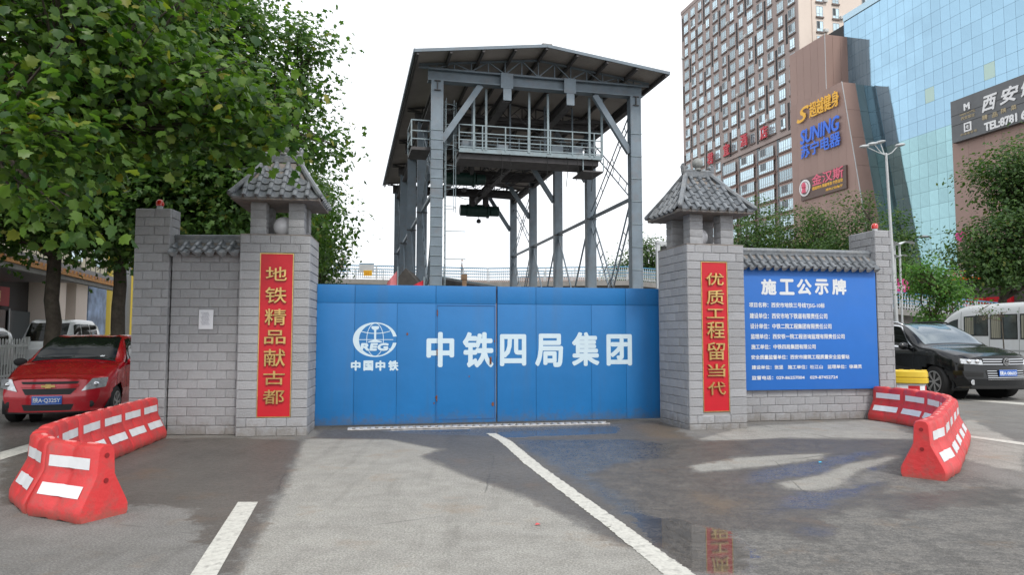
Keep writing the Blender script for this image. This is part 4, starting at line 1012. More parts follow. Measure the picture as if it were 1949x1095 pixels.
# ================================================================ VEHICLES
def cr(P, t):
    """Catmull-Rom through rows of P at parameter t"""
    n = len(P)-1; i = min(int(t), n-1); f = t-i
    p0, p1, p2, p3 = P[max(i-1, 0)], P[i], P[i+1], P[min(i+2, n)]
    return .5*((2*p1)+(-p0+p2)*f+(2*p0-5*p1+4*p2-p3)*f*f+(-p0+3*p1-3*p2+p3)*f**3)
class Car:
    def __init__(s, stations, sweep=.26, rake=.25, W=.84, wheels=(), ra=.36, fade=.9):
        s.ys = np.array([a[0] for a in stations], float)
        s.P = np.array([s.sec(*a[1:]) for a in stations]); s.sw, s.rk, s.W, s.fade = sweep, rake, W, fade; s.wheels = wheels; s.ra = ra
    @staticmethod
    def sec(zl, ws, wm, zm, wb, zb, wr, zr, zc):
        return [(0, zl), (ws*.92, zl), (ws, zl+.07), (wm, zm), (wb, zb), (wr, zr), (wr*.55, zr+(zc-zr)*.72), (0, zc)]
    def warp(s, x, y, z):
        f = max(0, 1-y/s.fade); return y+f*(s.sw*(abs(x)/s.W)**2.3+s.rk*max(0, z-.5))
    def S(s, t, r, off=0.0, side=1):
        def raw(t, r):
            row = np.array([cr(s.P[:, k], t) for k in range(max(0, int(r)-1), min(8, int(r)+3))])
            return cr(row, r-max(0, int(r)-1))
        t = min(max(t, 0), len(s.ys)-1); r = min(max(r, 0), 7)
        p = raw(t, r); i = min(int(t), len(s.ys)-2); y = s.ys[i]+(s.ys[i+1]-s.ys[i])*(t-i)
        v = Vector((p[0], s.warp(p[0], y, p[1]), p[1]))
        if off:
            e = .04; pa = raw(t, min(7, r+e)); pb = raw(t, max(0, r-e)); tx = pa-pb
            n = Vector((tx[1], 0, -tx[0])); 
            pc = raw(min(t+e, len(s.ys)-1), r); pd = raw(max(t-e, 0), r); dt = s.ysat(min(t+e, len(s.ys)-1))-s.ysat(max(t-e, 0))
            T = Vector((pc[0]-pd[0], dt, pc[1]-pd[1])); U = Vector((tx[0], 0, tx[1])); n = U.cross(T).normalized()
            if n.x*1.0+n.z < 0: n = -n
            v += n*off
        v.x *= side; return v
    def ysat(s, t): i = min(int(t), len(s.ys)-2); return s.ys[i]+(s.ys[i+1]-s.ys[i])*(t-i)
    def T(s, y): return float(np.interp(y, s.ys, np.arange(len(s.ys))))
    def body(s, mt, parent, name='body', ny=70, kr=6):
        mb = MB(); tsv = sorted(set([s.T(y) for y in np.linspace(s.ys[0], s.ys[-1], ny)]+list(range(len(s.ys)))))
        rs = np.linspace(0, 7, 7*kr+1)
        full = [(r, 1) for r in rs]+[(r, -1) for r in rs[::-1][1:]]
        vs = []
        for t in tsv: vs += [s.S(t, r, 0, sd) for r, sd in full]
        n = len(full); fs = []
        for i in range(len(tsv)-1):
            for k in range(n-1):
                q = (i*n+k, i*n+k+1, (i+1)*n+k+1, (i+1)*n+k); c = sum((vs[j] for j in q), Vector())/4
                if any(abs(c.x) > s.W*.55 and math.hypot(c.y-wy, c.z-wr_) < s.ra*wr_/.30*.97 for wy, wr_ in s.wheels): continue
                fs.append(q)
        mb.add(vs, fs)
        # front and rear closing surfaces
        for t, fl in ((0, 1), (len(s.ys)-1, 0)):
            rr_ = np.linspace(1, 7, 31); m_ = 9; vs = []
            for r in rr_:
                p = s.S(t, r)
                for k in range(-m_, m_+1):
                    x = p.x*k/m_; y = s.warp(x, 0, p.z) if fl else s.ys[-1]
                    vs.append((x, y, p.z))
            w_ = 2*m_+1
            mb.add(vs, [(i*w_+k, i*w_+k+1, (i+1)*w_+k+1, (i+1)*w_+k) for i in range(len(rr_)-1) for k in range(w_-1)])
        return mb.build(name, mt, parent, smooth=35, fix=True)
    def patch(s, name, mt, parent, y0, y1, r0, r1, off=.006, sides=(1,), n=10, m_=8, ylo=None, yhi=None):
        """panel following the body; ylo/yhi(r fraction) may slant its ends"""
        for sd in sides:
            mb = MB(); vs = []
            for j in range(m_+1):
                fr = j/m_; r = r0+(r1-r0)*fr; a = y0+(ylo(fr) if ylo else 0); b_ = y1+(yhi(fr) if yhi else 0)
                for i in range(n+1): vs.append(s.S(s.T(a+(b_-a)*i/n), r, off, sd))
            mb.add(vs, [(j*(n+1)+i, j*(n+1)+i+1, (j+1)*(n+1)+i+1, (j+1)*(n+1)+i) for j in range(m_) for i in range(n)])
            o = mb.build(name, mt, parent, smooth=True)
        return o
    def across(s, name, mt, parent, y0, y1, r0, off=.006, n=10, m_=10, ylo=None):
        """panel spanning the whole width (windscreen)"""
        mb = MB(); vs = []; cols = [(r0+(7-r0)*j/m_, 1) for j in range(m_+1)]+[(7-(7-r0)*j/m_, -1) for j in range(1, m_+1)]
        for i in range(n+1):
            t = s.T(y0+(y1-y0)*i/n)
            for (r, sd) in cols: vs.append(s.S(t, r, off, sd))
        w_ = len(cols); mb.add(vs, [(i*w_+k, i*w_+k+1, (i+1)*w_+k+1, (i+1)*w_+k) for i in range(n) for k in range(w_-1)])
        return mb.build(name, mt, parent, smooth=True)
    def front(s, name, mt, parent, c, off=.008, n=10, m_=5, th=0.0, lab=None):
        """four-cornered piece (x,z corners, counter-clockwise) lying on the nose"""
        mb = MB(); vs = []
        for j in range(m_+1):
            for i in range(n+1):
                a, b_ = i/n, j/m_
                x = (1-a)*(1-b_)*c[0][0]+a*(1-b_)*c[1][0]+a*b_*c[2][0]+(1-a)*b_*c[3][0]
                z = (1-a)*(1-b_)*c[0][1]+a*(1-b_)*c[1][1]+a*b_*c[2][1]+(1-a)*b_*c[3][1]
                vs.append((x, s.warp(x, 0, z)-off, z))
        w_ = n+1; N_ = len(vs)
        fs = [(j*w_+i, j*w_+i+1, (j+1)*w_+i+1, (j+1)*w_+i) for j in range(m_) for i in range(n)]
        bd = [i for i in range(w_)]+[j*w_+n for j in range(1, m_+1)]+[m_*w_+i for i in range(n-1, -1, -1)]+[j*w_ for j in range(m_-1, 0, -1)]
        back = [(vs[i][0], vs[i][1]+off+.02, vs[i][2]) for i in bd]
        vs += back; fs += [(bd[k], bd[(k+1) % len(bd)], N_+(k+1) % len(bd), N_+k) for k in range(len(bd))]
        mb.add(vs, fs); o = mb.build(name, mt, parent, smooth=30)
        return o
def wheel(parent, x, y, r, wd=.20, nsp=7, steer=0.0, sp2=True):
    mb = MB(); p = [(r*.62, -wd/2), (r*.9, -wd/2), (r*.985, -wd*.38), (r, -wd*.2), (r, wd*.2), (r*.985, wd*.38), (r*.9, wd/2), (r*.62, wd/2)]
    sg = 1 if x > 0 else -1
    tyre = mb.lathe(p, 32, (0, 0, 0), 'X').build('tyre', M_black, parent, (x-sg*wd/2, y, r), (0, 0, steer), smooth=40)
    rm = MB(); xo = sg*(wd/2-.012)
    rm.lathe([(r*.66, xo-.01), (r*.66, xo+sg*.02), (r*.60, xo+sg*.022), (r*.585, xo-sg*.03)], 32, (0, 0, 0), 'X')
    for k in range(nsp):
        a = 2*math.pi*k/nsp
        for da in ((-.10, .10) if sp2 else (0,)):
            rm.beam((xo, math.cos(a+da*.3)*r*.10, math.sin(a+da*.3)*r*.10), (xo+sg*.008, math.cos(a+da)*r*.60, math.sin(a+da)*r*.60), .022, .03, (1, 0, 0))
    rm.lathe([(r*.16, xo), (r*.14, xo+sg*.02)], 14, (0, 0, 0), 'X')
    rm.build('rim', M_alloy, tyre, smooth=30)
    MB().lathe([(r*.58, xo-sg*.07), (r*.57, xo-sg*.065)], 24, (0, 0, 0), 'X').build('brake_disc', M_dark, tyre)
def liners(car, parent, wheels, W):
    for wy, r in wheels:
        for sg in (-1, 1):
            mb = MB(); R_ = r*1.24; n = 20; vs = []
            for k in range(n+1):
                a = math.pi*(-.12+1.24*k/n)
                for x in (W*.50, W*.955): vs.append((sg*x, wy+R_*math.cos(a), r+R_*math.sin(a)))
            mb.add(vs, [(2*k, 2*k+1, 2*k+3, 2*k+2) for k in range(n)])
            vs = [(sg*W*.5, wy+R_*math.cos(2*math.pi*k/n), r+R_*math.sin(2*math.pi*k/n)) for k in range(n)]; mb.add(vs, [tuple(range(n))])
            mb.build('wheel_arch', M_dark, parent)
def mirror(parent, x, y, z, m_, s=1.0, side=1):
    mb = MB(); mb.sphere((0, 0, 0), .10*s, 12, 8); mb.v = [(a*1.15, b_*.55, c*.75) for a, b_, c in mb.v]; mb.tube([(-side*.06, .01, -.03), (-side*.16, .03, -.07)], .025, 6)
    mb.build('mirror', m_, parent, (x, y, z), smooth=40)
def plate(parent, s_, y, z, w_=.44, h_=.14, tilt=0):
    p = MB().box(-w_/2, w_/2, -.006, .006, -h_/2, h_/2).build('number_plate', M_plate, parent, (0, y, z), (tilt, 0, 0), bevel=.003)
    b = MB().box(-w_/2+.006, w_/2-.006, -.0075, -.0062, h_/2-.010, h_/2-.007).box(-w_/2+.006, w_/2-.006, -.0075, -.0062, -h_/2+.007, -h_/2+.010); b.build('plate_border', M_white, p)
    text(s_, 1, M_white, p, (0, -.0065, 0), name='plate_characters', extrude=.001, bold=.03, fit=(w_*.90, h_*.62)); return p
ST = 14.3
# ---- red saloon
WH = [(.80, .30), (3.26, .30)]
st = [(0.0, .20, .60, .70, .42, .70, .66, .50, .735, .76), (.22, .19, .72, .80, .44, .77, .73, .58, .80, .825), (.60, .19, .77, .845, .50, .80, .83, .62, .90, .925),
      (1.05, .19, .78, .845, .52, .805, .92, .66, .985, 1.02), (1.16, .19, .78, .845, .52, .805, .93, .69, 1.00, 1.055), (1.55, .19, .78, .845, .52, .81, .945, .655, 1.24, 1.29), (1.98, .19, .78, .845, .53, .81, .96, .60, 1.42, 1.465),
      (2.5, .19, .78, .845, .54, .81, .97, .60, 1.445, 1.50), (3.0, .19, .78, .845, .54, .81, .98, .60, 1.42, 1.47), (3.55, .2, .78, .84, .55, .80, .99, .62, 1.20, 1.23), (3.9, .22, .76, .82, .56, .78, .99, .60, 1.03, 1.05), (4.22, .26, .70, .76, .56, .72, .93, .55, .98, 1.0)]
car = Car(st, .30, .30, .845, WH)
t = thing('parked_car', 'red saloon car parked behind the red barriers beside the left wall', 'car', (-7.62, 11.75, 0), R(ST))
B_ = car.body(M_carred, t); liners(car, t, WH, .845)
for wy, r in WH:
    for sg in (-1, 1): wheel(t, sg*.825, wy, r, .19, 7)
car.across('windscreen', M_wglass, t, 1.20, 1.95, 5.12, .007)
ws_ = car.across('windscreen_surround', M_black, t, 1.165, 1.20, 5.05, .009, 2)
car.patch('side_window', M_wglass, t, 1.62, 2.30, 4.12, 4.93, .006, (1, -1), ylo=lambda f: -.30*(1-f)+.34*f, yhi=lambda f: 0)
car.patch('side_window', M_wglass, t, 2.36, 3.25, 4.12, 4.93, .006, (1, -1), yhi=lambda f: -.28*f)
car.patch('door_seam', M_dark, t, 2.325, 2.335, 2.1, 4.1, .003, (1, -1), 2, 14); car.patch('door_seam', M_dark, t, 1.30, 1.31, 2.3, 4.0, .003, (1, -1), 2, 14)
for sg in (-1, 1):
    car.front('headlight', M_lens, t, [(.47, .555), (.78, .61), (.80, .765), (.60, .755)] if sg > 0 else [(-.78, .61), (-.47, .555), (-.60, .755), (-.80, .765)], .012)
    o = MB().lathe([(.045, 0), (.055, .006), (.055, .012)], 16, (0, 0, 0), 'Y').build('fog_lamp', M_dark, t, (sg*.60, car.warp(.60, 0, .33)-.004, .335), smooth=40)
    MB().sphere((0, 0, 0), .05, 12, 8, (1, 1, .8)).build('lamp_bowl', M_chrome, t, (sg*.655, car.warp(.655, 0, .66)-.0, .665), smooth=True)
    mirror(t, sg*.93, 1.42, 1.00, M_carred if sg > 0 else M_black, 1, sg)
car.front('upper_grille', M_dark, t, [(-.40, .675), (.40, .675), (.43, .715), (-.43, .715)], .006)
car.front('lower_grille', M_dark, t, [(-.33, .505), (.33, .505), (.40, .60), (-.40, .60)], .006)
car.front('grille_bar', M_carred, t, [(-.43, .625), (.43, .625), (.43, .668), (-.43, .668)], .014)
car.front('air_intake', M_dark, t, [(-.34, .245), (.34, .245), (.38, .345), (-.38, .345)], .006)
car.front('bumper_lip', M_black, t, [(-.62, .195), (.62, .195), (.62, .22), (-.62, .22)], .004)
cv = MB(); cv.prism([(-.095, -.020), (-.045, -.020), (-.035, -.034), (.035, -.034), (.045, -.020), (.105, -.020), (.095, .020), (.045, .020), (.035, .034), (-.035, .034), (-.045, .020), (-.105, .020)], -.012, 0)
cv.build('badge', M_gold, t, (0, car.warp(0, 0, .64)-.016, .642))
plate(t, '陕A·Q325Y', car.warp(0, 0, .41)-.012, .415, .44, .14)
for k, (a, b_) in enumerate(((.05, .52), (-.55, -.05))):
    pa, pb = car.S(car.T(1.19), 6.6, .018, 1), car.S(car.T(1.24), 5.4, .018, 1)
    MB().beam((a, 1.205, pa.z+.0), (b_, 1.225, pb.z+.02), .014, .012).build('wiper', M_black, t)
# dashboard toys seen through the screen: pale disc and small figure, sitting just under the glass
for (x, rr_, z) in ((.42, .055, 1.10), (-.08, .03, 1.09)):
    p = car.S(car.T(1.30), 6.0, .010, 1); MB().lathe([(rr_, 0), (rr_*.98, .006)], 18, (0, 0, 0), 'Y').lathe([(rr_*.45, -.002), (rr_*.44, -.0005)], 12, (0, 0, 0), 'Y').build('screen_ornament', M_white, t, (x, 1.27+(.02 if x > 0 else 0), z+.01), (R(-62), 0, 0))

# ---- black SUV
WH = [(.92, .37), (3.82, .37)]
st = [(0.0, .26, .70, .82, .50, .82, .80, .66, .93, .975), (.22, .25, .84, .93, .52, .90, .90, .70, .995, 1.03), (.65, .25, .90, .965, .58, .93, 1.00, .74, 1.075, 1.10),
      (1.10, .26, .91, .97, .62, .93, 1.06, .78, 1.14, 1.165), (1.30, .26, .91, .97, .62, .93, 1.08, .80, 1.16, 1.20), (1.72, .26, .91, .97, .62, .93, 1.10, .755, 1.44, 1.49), (2.12, .26, .91, .97, .63, .93, 1.12, .69, 1.62, 1.665),
      (2.7, .26, .91, .97, .63, .93, 1.13, .69, 1.665, 1.725), (3.6, .27, .91, .97, .64, .93, 1.15, .68, 1.645, 1.70), (4.3, .29, .90, .96, .66, .92, 1.17, .66, 1.56, 1.61), (4.6, .33, .86, .93, .68, .89, 1.16, .68, 1.30, 1.36), (4.78, .38, .80, .88, .70, .84, 1.05, .68, 1.12, 1.15)]
car = Car(st, .30, .12, .97, WH, .345)
sx, sy = 11.22, 16.2
t = thing('parked_car', 'black suv with roof rails and chrome grille beyond the curved red barriers', 'car', (sx, sy, 0), R(ST-3)); t.scale = (1.08, 1.08, 1.06)
car.body(M_carblk, t); liners(car, t, WH, .97)
for wy, r in WH:
    for sg in (-1, 1): wheel(t, sg*.955, wy, r, .26, 7, R(0) if wy > 1 else R(-6))
car.across('windscreen', M_wglassb, t, 1.36, 2.08, 5.12, .007)
car.patch('side_window', M_wglass, t, 1.86, 2.62, 4.12, 4.93, .006, (1, -1), ylo=lambda f: -.36*(1-f)+.34*f)
car.patch('side_window', M_wglass, t, 2.70, 3.45, 4.12, 4.93, .006, (1, -1)); car.patch('side_window', M_wglass, t, 3.53, 4.35, 4.15, 4.90, .006, (1, -1), yhi=lambda f: -.25*f)
car.patch('window_trim', M_chrome, t, 1.55, 4.4, 4.03, 4.10, .010, (1, -1), 16, 1)
car.patch('window_trim', M_chrome, t, 2.12, 4.2, 4.95, 5.02, .010, (1, -1), 16, 1); car.patch('window_trim', M_chrome, t, 1.50, 1.56, 4.1, 4.98, .010, (1, -1), 1, 8, ylo=lambda f: .60*f, yhi=lambda f: .60*f)
car.patch('sill_trim', M_chrome, t, 1.45, 3.3, 2.05, 2.13, .010, (1, -1), 10, 1)
for y in (1.50, 2.66, 3.60): car.patch('door_seam', M_dark, t, y, y+.012, 2.1, 4.0, .003, (1, -1), 2, 14)
for sg in (-1, 1):
    car.front('headlight', M_lens, t, [(.50, .775), (.87, .80), (.88, .905), (.52, .875)] if sg > 0 else [(-.87, .80), (-.50, .775), (-.52, .875), (-.88, .905)], .014)
    for xx in (.60, .74): MB().sphere((0, 0, 0), .05, 14, 8).build('lamp_bowl', M_chrome, t, (sg*xx, car.warp(xx, 0, .84), .845), smooth=True)
    car.front('side_intake', M_dark, t, [(.52, .50), (.84, .50), (.86, .64), (.50, .62)] if sg > 0 else [(-.84, .50), (-.52, .50), (-.50, .62), (-.86, .64)], .006)
    for z in (.54, .58): car.front('intake_slat', M_black, t, [(sg*.67-.15, z), (sg*.67+.15, z), (sg*.67+.15, z+.008), (sg*.67-.15, z+.008)], .014, 4, 1)
    MB().lathe([(.05, 0), (.06, .01)], 16, (0, 0, 0), 'Y').build('fog_lamp', M_lens, t, (sg*.70, car.warp(.70, 0, .40)-.008, .40), smooth=40)
    mirror(t, sg*1.04, 1.70, 1.16, M_carblk, 1.15, sg)
    mb = MB(); pts = [car.S(car.T(y), 5.15, h_, sg) for y, h_ in ((2.15, .0), (2.28, .05), (2.6, .06), (3.4, .06), (4.0, .05), (4.2, .0))]; mb.tube(pts, .02, 8).build('roof_rail', M_chrome if sg < 0 else M_black, t, smooth=True)
    car.patch('door_handle', M_chrome, t, 2.40, 2.56, 3.70, 3.78, .03, (sg,), 3, 1); car.patch('door_handle', M_chrome, t, 3.38, 3.54, 3.70, 3.78, .03, (sg,), 3, 1)
car.front('grille', M_dark, t, [(-.49, .76), (.49, .76), (.49, .90), (-.49, .90)], .007)
for z in (.78, .835, .885): car.front('chrome_bar', M_chrome, t, [(-.50, z), (.50, z), (.50, z+.014), (-.50, z+.014)], .018, 10, 1)
car.front('lower_grille', M_dark, t, [(-.42, .46), (.42, .46), (.47, .65), (-.47, .65)], .007)
for z in (.46, .50, .54, .59, .64): car.front('chrome_bar', M_chrome, t, [(-.44, z), (.44, z), (.445, z+.010), (-.445, z+.010)], .018, 10, 1)
car.front('bumper_edge', M_black, t, [(-.74, .275), (.74, .275), (.76, .33), (-.76, .33)], .010)
bdg = MB().lathe([(.068, 0), (.072, .006), (.072, .012)], 28, (0, 0, 0), 'Y').build('badge_disc', M_dark, t, (0, car.warp(0, 0, .84)-.034, .838), smooth=40)
rg = MB(); n = 28
for k in range(n):
    a0, a1 = 2*math.pi*k/n, 2*math.pi*(k+1)/n
    rg.add([(math.cos(a0)*.078, -.004, math.sin(a0)*.078), (math.cos(a1)*.078, -.004, math.sin(a1)*.078), (math.cos(a1)*.066, -.004, math.sin(a1)*.066), (math.cos(a0)*.066, -.004, math.sin(a0)*.066)], [(0, 1, 2, 3)])
for p, q in (((-.03, .060), (0, .008)), ((0, .008), (.03, .060)), ((-.058, .03), (-.026, -.056)), ((-.026, -.056), (0, -.006)), ((0, -.006), (.026, -.056)), ((.026, -.056), (.058, .03))): rg.beam((p[0], -.006, p[1]), (q[0], -.006, q[1]), .006, .013)
rg.build('emblem', M_chrome, bdg)
plate(t, '陕A·08603', car.warp(0, 0, .62)-.035, .60, .44, .14)

# ---- white minibus, seen from its left flank
WH = [(1.05, .36), (4.4, .36)]
def vs_(y, zb, zr, zc, w=1.0, wr=.90): return (y, .28, .88*w, .98*w, .70, .98*w, zb, wr, zr, zc)
st = [(0, .30, .80, .92, .55, .88, .95, .78, 1.05, 1.10), (.25, .28, .86, .97, .6, .95, 1.15, .84, 1.28, 1.34), (.75, .28, .88, .99, .7, .97, 1.35, .88, 1.85, 1.95), (1.25, .28, .88, 1.0, .7, .98, 1.40, .90, 2.25, 2.36), (1.8, .28, .88, 1.0, .7, .98, 1.42, .90, 2.43, 2.57),
      (3.0, .28, .88, 1.0, .7, .98, 1.42, .90, 2.48, 2.62), (5.5, .28, .88, 1.0, .7, .98, 1.42, .90, 2.48, 2.62), (7.0, .28, .88, 1.0, .7, .98, 1.42, .90, 2.46, 2.60), (7.15, .3, .86, .97, .7, .95, 1.42, .88, 2.40, 2.5)]
car = Car(st, .18, .10, 1.0, WH, .36)
def GRID(c, tt): a = R(ST); return (c*math.cos(a)-tt*math.sin(a), c*math.sin(a)+tt*math.cos(a))
x, y = GRID(22.6, 22.2)
t = thing('minibus', 'white minibus with curtained windows behind the black suv', 'minibus', (x, y, 0), R(ST+180))
car.body(M_carwht, t, kr=4); liners(car, t, WH, 1.0)
for wy, r in WH:
    for sg in (-1, 1): wheel(t, sg*.99, wy, r, .22, 6)
car.across('windscreen', M_wglass, t, .42, 1.45, 5.1, .01)
M_bwin = mat('bus_window', (.045, .055, .05), .06, spec=.9, coat=.6, var=.5, scale=2.5)
for (a, b_, z0, z1, nm) in ((1.05, 1.55, 4.15, 4.62, 'door_window'), (1.85, 2.75, 4.10, 4.66, 'side_window'), (2.88, 3.82, 3.98, 4.66, 'side_window'), (3.96, 4.95, 3.98, 4.66, 'side_window'), (5.08, 6.0, 3.98, 4.66, 'side_window'), (6.1, 6.8, 3.98, 4.66, 'side_window')):
    car.patch('window_rubber', M_black, t, a-.03, b_+.03, z0-.03, z1+.025, .006, (1, -1), 4, 6)
    car.patch(nm, M_bwin, t, a, b_, z0, z1, .012, (1, -1), 4, 6)
    if nm == 'side_window':
        car.patch('window_divider', M_black, t, (a+b_)/2-.012, (a+b_)/2+.012, z0, z1, .016, (1, -1), 1, 6)
        for k in range(5): car.patch('curtain_fold', mat('curtain', (.26, .25, .19), .9, objvar=.2), t, a+.03+.07*k, a+.085+.07*k, z0+.02, z1-.02, .0135, (1,), 1, 6)
for y_ in (1.70, 2.81, 3.89): car.patch('panel_seam', M_dark, t, y_, y_+.012, 2.1, 4.9, .004, (1, -1), 1, 14)
car.patch('rub_strip', mat('grey_trim', (.35, .36, .36), .5), t, .9, 7.0, 3.45, 3.52, .012, (1, -1), 12, 1)
for sg in (-1, 1): mirror(t, sg*1.12, .95, 1.62, M_black, 1.3, sg)

# ---- two white vehicles behind the railing on the left
def whitevan(label, x, y, kz, ky=1.0, hatch=False, sx_=1.0):
    WH = [(.62, .27), (3.0, .27)]
    st = [(0, .24, .66, .76, .5, .74, .85, .62, .95, .98), (.14, .22, .70, .79, .52, .77, 1.02, .66, 1.10, 1.13), (.55, .22, .72, .80, .55, .78, 1.08, .66, 1.45, 1.50), (.95, .22, .72, .80, .55, .78, 1.10, .64, 1.80, 1.87), (1.6, .22, .72, .80, .55, .78, 1.10, .64, 1.86, 1.94), (3.2, .22, .72, .80, .55, .78, 1.10, .64, 1.84, 1.92), (3.75, .26, .70, .78, .55, .76, 1.08, .62, 1.72, 1.80)]
    car = Car(st, .12, .10, .80, WH, .35)
    t = thing('white_van' if not hatch else 'white_car', label, 'van' if not hatch else 'car', (x, y, 0), R(ST)); t.scale = (sx_, ky, kz)
    car.body(M_carwht, t, ny=40, kr=4); liners(car, t, WH, .8)
    for wy, r in WH:
        for sg in (-1, 1): wheel(t, sg*.79, wy, r, .17, 6)
    car.across('windscreen', M_wglass, t, .27, .86, 5.25, .012)
    for a, b_ in ((.95, 1.55), (1.65, 2.45), (2.55, 3.35)): car.patch('side_window', M_wglass, t, a, b_, 4.12, 4.85, .01, (1, -1), 4, 6, ylo=(lambda f: -.3*(1-f)) if a < 1 else None)
    car.front('grille', M_dark, t, [(-.30, .60), (.30, .60), (.30, .68), (-.30, .68)], .008)
    for sg in (-1, 1):
        car.front('headlight', M_lens, t, [(.42, .68), (.66, .70), (.68, .84), (.46, .82)] if sg > 0 else [(-.66, .70), (-.42, .68), (-.46, .82), (-.68, .84)], .012); mirror(t, sg*.88, .55, 1.2, M_black, .9, sg)
whitevan('white van behind the white railing, partly hidden by a tree trunk', -15.5, 23.4, 1.07)
whitevan('low white car at the left edge behind the white railing', -17.4, 21.4, .93, hatch=True)

# ---- white railing
A0 = Vector((-14.6, 18.2)); dirg = Vector((-math.sin(R(ST)), math.cos(R(ST))))
rl = thing('street_railing', 'white picket railing behind the red car', 'railing', (A0.x, A0.y, 0), R(ST+90))
M_rail = mat('chalky_white_rail', (.60, .61, .60), .6, var=.08, dirt=(.35, .33, .30), dscale=4, damt=.5)
pk = MB().box(-.030, .030, -.014, .014, .10, 1.36).add([(-.033, -.014, 1.36), (.033, -.014, 1.36), (.033, .014, 1.36), (-.033, .014, 1.36), (0, 0, 1.42)], [(0, 1, 4), (1, 2, 4), (2, 3, 4), (3, 0, 4)]).mesh('picket', M_rail)
for z in (.26, 1.18): MB().box(-3, 9, -.035, -.015, z-.04, z+.04).build('rail', M_rail, rl)
x = -3
k = 0
while x < 9:
    if k % 14 == 0: MB().box(x-.06, x+.06, -.06, .06, 0, 1.46).build('post', M_rail, rl)
    else: inst('picket', pk, rl, (x, 0, 0))
    x += .20; k += 1
# ================================================================ BUILDINGS (street grid: c across, t along)
def onfac(u, v, c):
    """pixel -> (t, z) on the street-grid plane c"""
    a = R(ST); x, y, z = ray(u, v); k = c/(x*math.cos(a)+y*math.sin(a)); X, Y = x*k, y*k
    return -X*math.sin(a)+Y*math.cos(a), CAM_H+z*k
RL = (R(90), 0, R(-90))     # lettering on walls that face the road from the right
def bthing(name, label, cat, c, tt): x, y = GRID(c, tt); return thing(name, label, cat, (x, y, 0), R(ST))
M_brown = mat('brown_render', (.38, .31, .285), .8, var=.05, scale=.3, dirt=(.31, .25, .23), dscale=.12, damt=.5)
M_brown2 = mat('brown_cladding', (.34, .225, .19), .6, var=.05, scale=.4, objvar=.05, dirt=(.27, .18, .15), dscale=.2, damt=.4)
M_beige_and_sunlit = mat('beige_and_sunlit_render', (.74, .64, .56), .8, var=.04, scale=.3, dirt=(.45, .38, .33), dscale=.15, damt=.4)  # plain beige walls, plus the tower's sunny face with sunlight put into the colour
M_win = mat('window_glass_pale', (.50, .64, .70), .08, metal=.55, spec=.9, objvar=.45)
M_wind = mat('window_glass_dark', (.05, .07, .08), .1, metal=.2, spec=.8, objvar=.4)
M_frame = mat('window_frame_white', (.55, .56, .56), .5)
M_sill = mat('sill_dark', (.20, .16, .145), .8)
M_glu = mat('curtain_glass_blue', (.33, .52, .66), .07, metal=.8, objvar=.05, var=.16, scale=.07)
M_gll = mat('curtain_glass_green', (.31, .50, .53), .06, metal=.80, objvar=.09, var=.18, scale=.2)
M_glp = mat('curtain_glass_pale', (.42, .56, .50), .3, metal=.5)
M_gld = mat('curtain_glass_dark', (.12, .25, .40), .06, metal=.7)
M_mull = mat('mullion', (.16, .22, .24), .5)
# ---- hotel tower
TC, TT, TH = 86.7, 115.8, 84.8
tw = bthing('hotel_tower', 'tall brown hotel tower with rows of small windows, pale side wall', 'tower', TC, TT)
MB().box(.02, 28, .02, 46.7, 0, TH).build('wall', M_brown, tw)
MB().box(.0, 28, -.25, .0, 0, TH).build('side_wall', M_beige_and_sunlit, tw)  # sunny side of the tower: its sunlight is painted in as a lighter tone
MB().box(-.1, 28.2, -.35, 46.9, TH, TH+.9).build('parapet', M_brown, tw)
def winmesh(w_, h_, nm='window', mull=1, split=.28, dark=False):
    """on a wall facing -x : frame proud, glass behind, sill ledge below; origin at centre"""
    mb = MB(); f = .07
    mb.box(-.10, .0, -w_/2, w_/2, -h_/2, -h_/2+f).box(-.10, .0, -w_/2, w_/2, h_/2-f, h_/2).box(-.10, .0, -w_/2, -w_/2+f, -h_/2+f, h_/2-f).box(-.10, .0, w_/2-f, w_/2, -h_/2+f, h_/2-f)
    for k in range(mull):
        y = -w_/2+w_*(k+1)/(mull+1); mb.box(-.09, -.01, y-.03, y+.03, -h_/2+f, h_/2-f)
    zz = -h_/2+h_*split; mb.box(-.085, -.015, -w_/2+f, w_/2-f, zz-.03, zz+.03)
    mb.cur = 1; mb.box(-.045, -.01, -w_/2+f, w_/2-f, -h_/2+f, h_/2-f)
    if dark:   # one opened sash
        mb.cur = 2; y = -w_/2+w_*.5; mb.box(-.052, -.046, y+.03, y+w_*.42, zz+.04, h_/2-f)
    mb.cur = 3; mb.box(-.28, .0, -w_/2-.12, w_/2+.12, -h_/2-.32, -h_/2-.02)
    return mb.mesh(nm, [M_frame, M_win, M_wind, M_sill])
WM = [winmesh(2.1, 2.1, mull=2), winmesh(2.1, 2.1, mull=2, dark=True), winmesh(1.5, 2.1, mull=1), winmesh(1.5, 2.1, mull=1, dark=True)]
BW = [winmesh(5.1, 2.2, 'bay_window', 6), winmesh(5.1, 2.2, 'bay_window', 6, dark=True)]
slot_ = MB().box(-.04, .0, -.28, .28, -2.2, .9).mesh('air_conditioner_slot', M_dark)
acb = MB().box(-.5, -.05, -.4, .4, -.3, .3).lathe([(.22, -.02), (.22, 0)], 12, (-.51, 0, 0), 'X').mesh('air_conditioner', mat('ac_white', (.6, .6, .58), .5))
rw_ = random.Random(3)
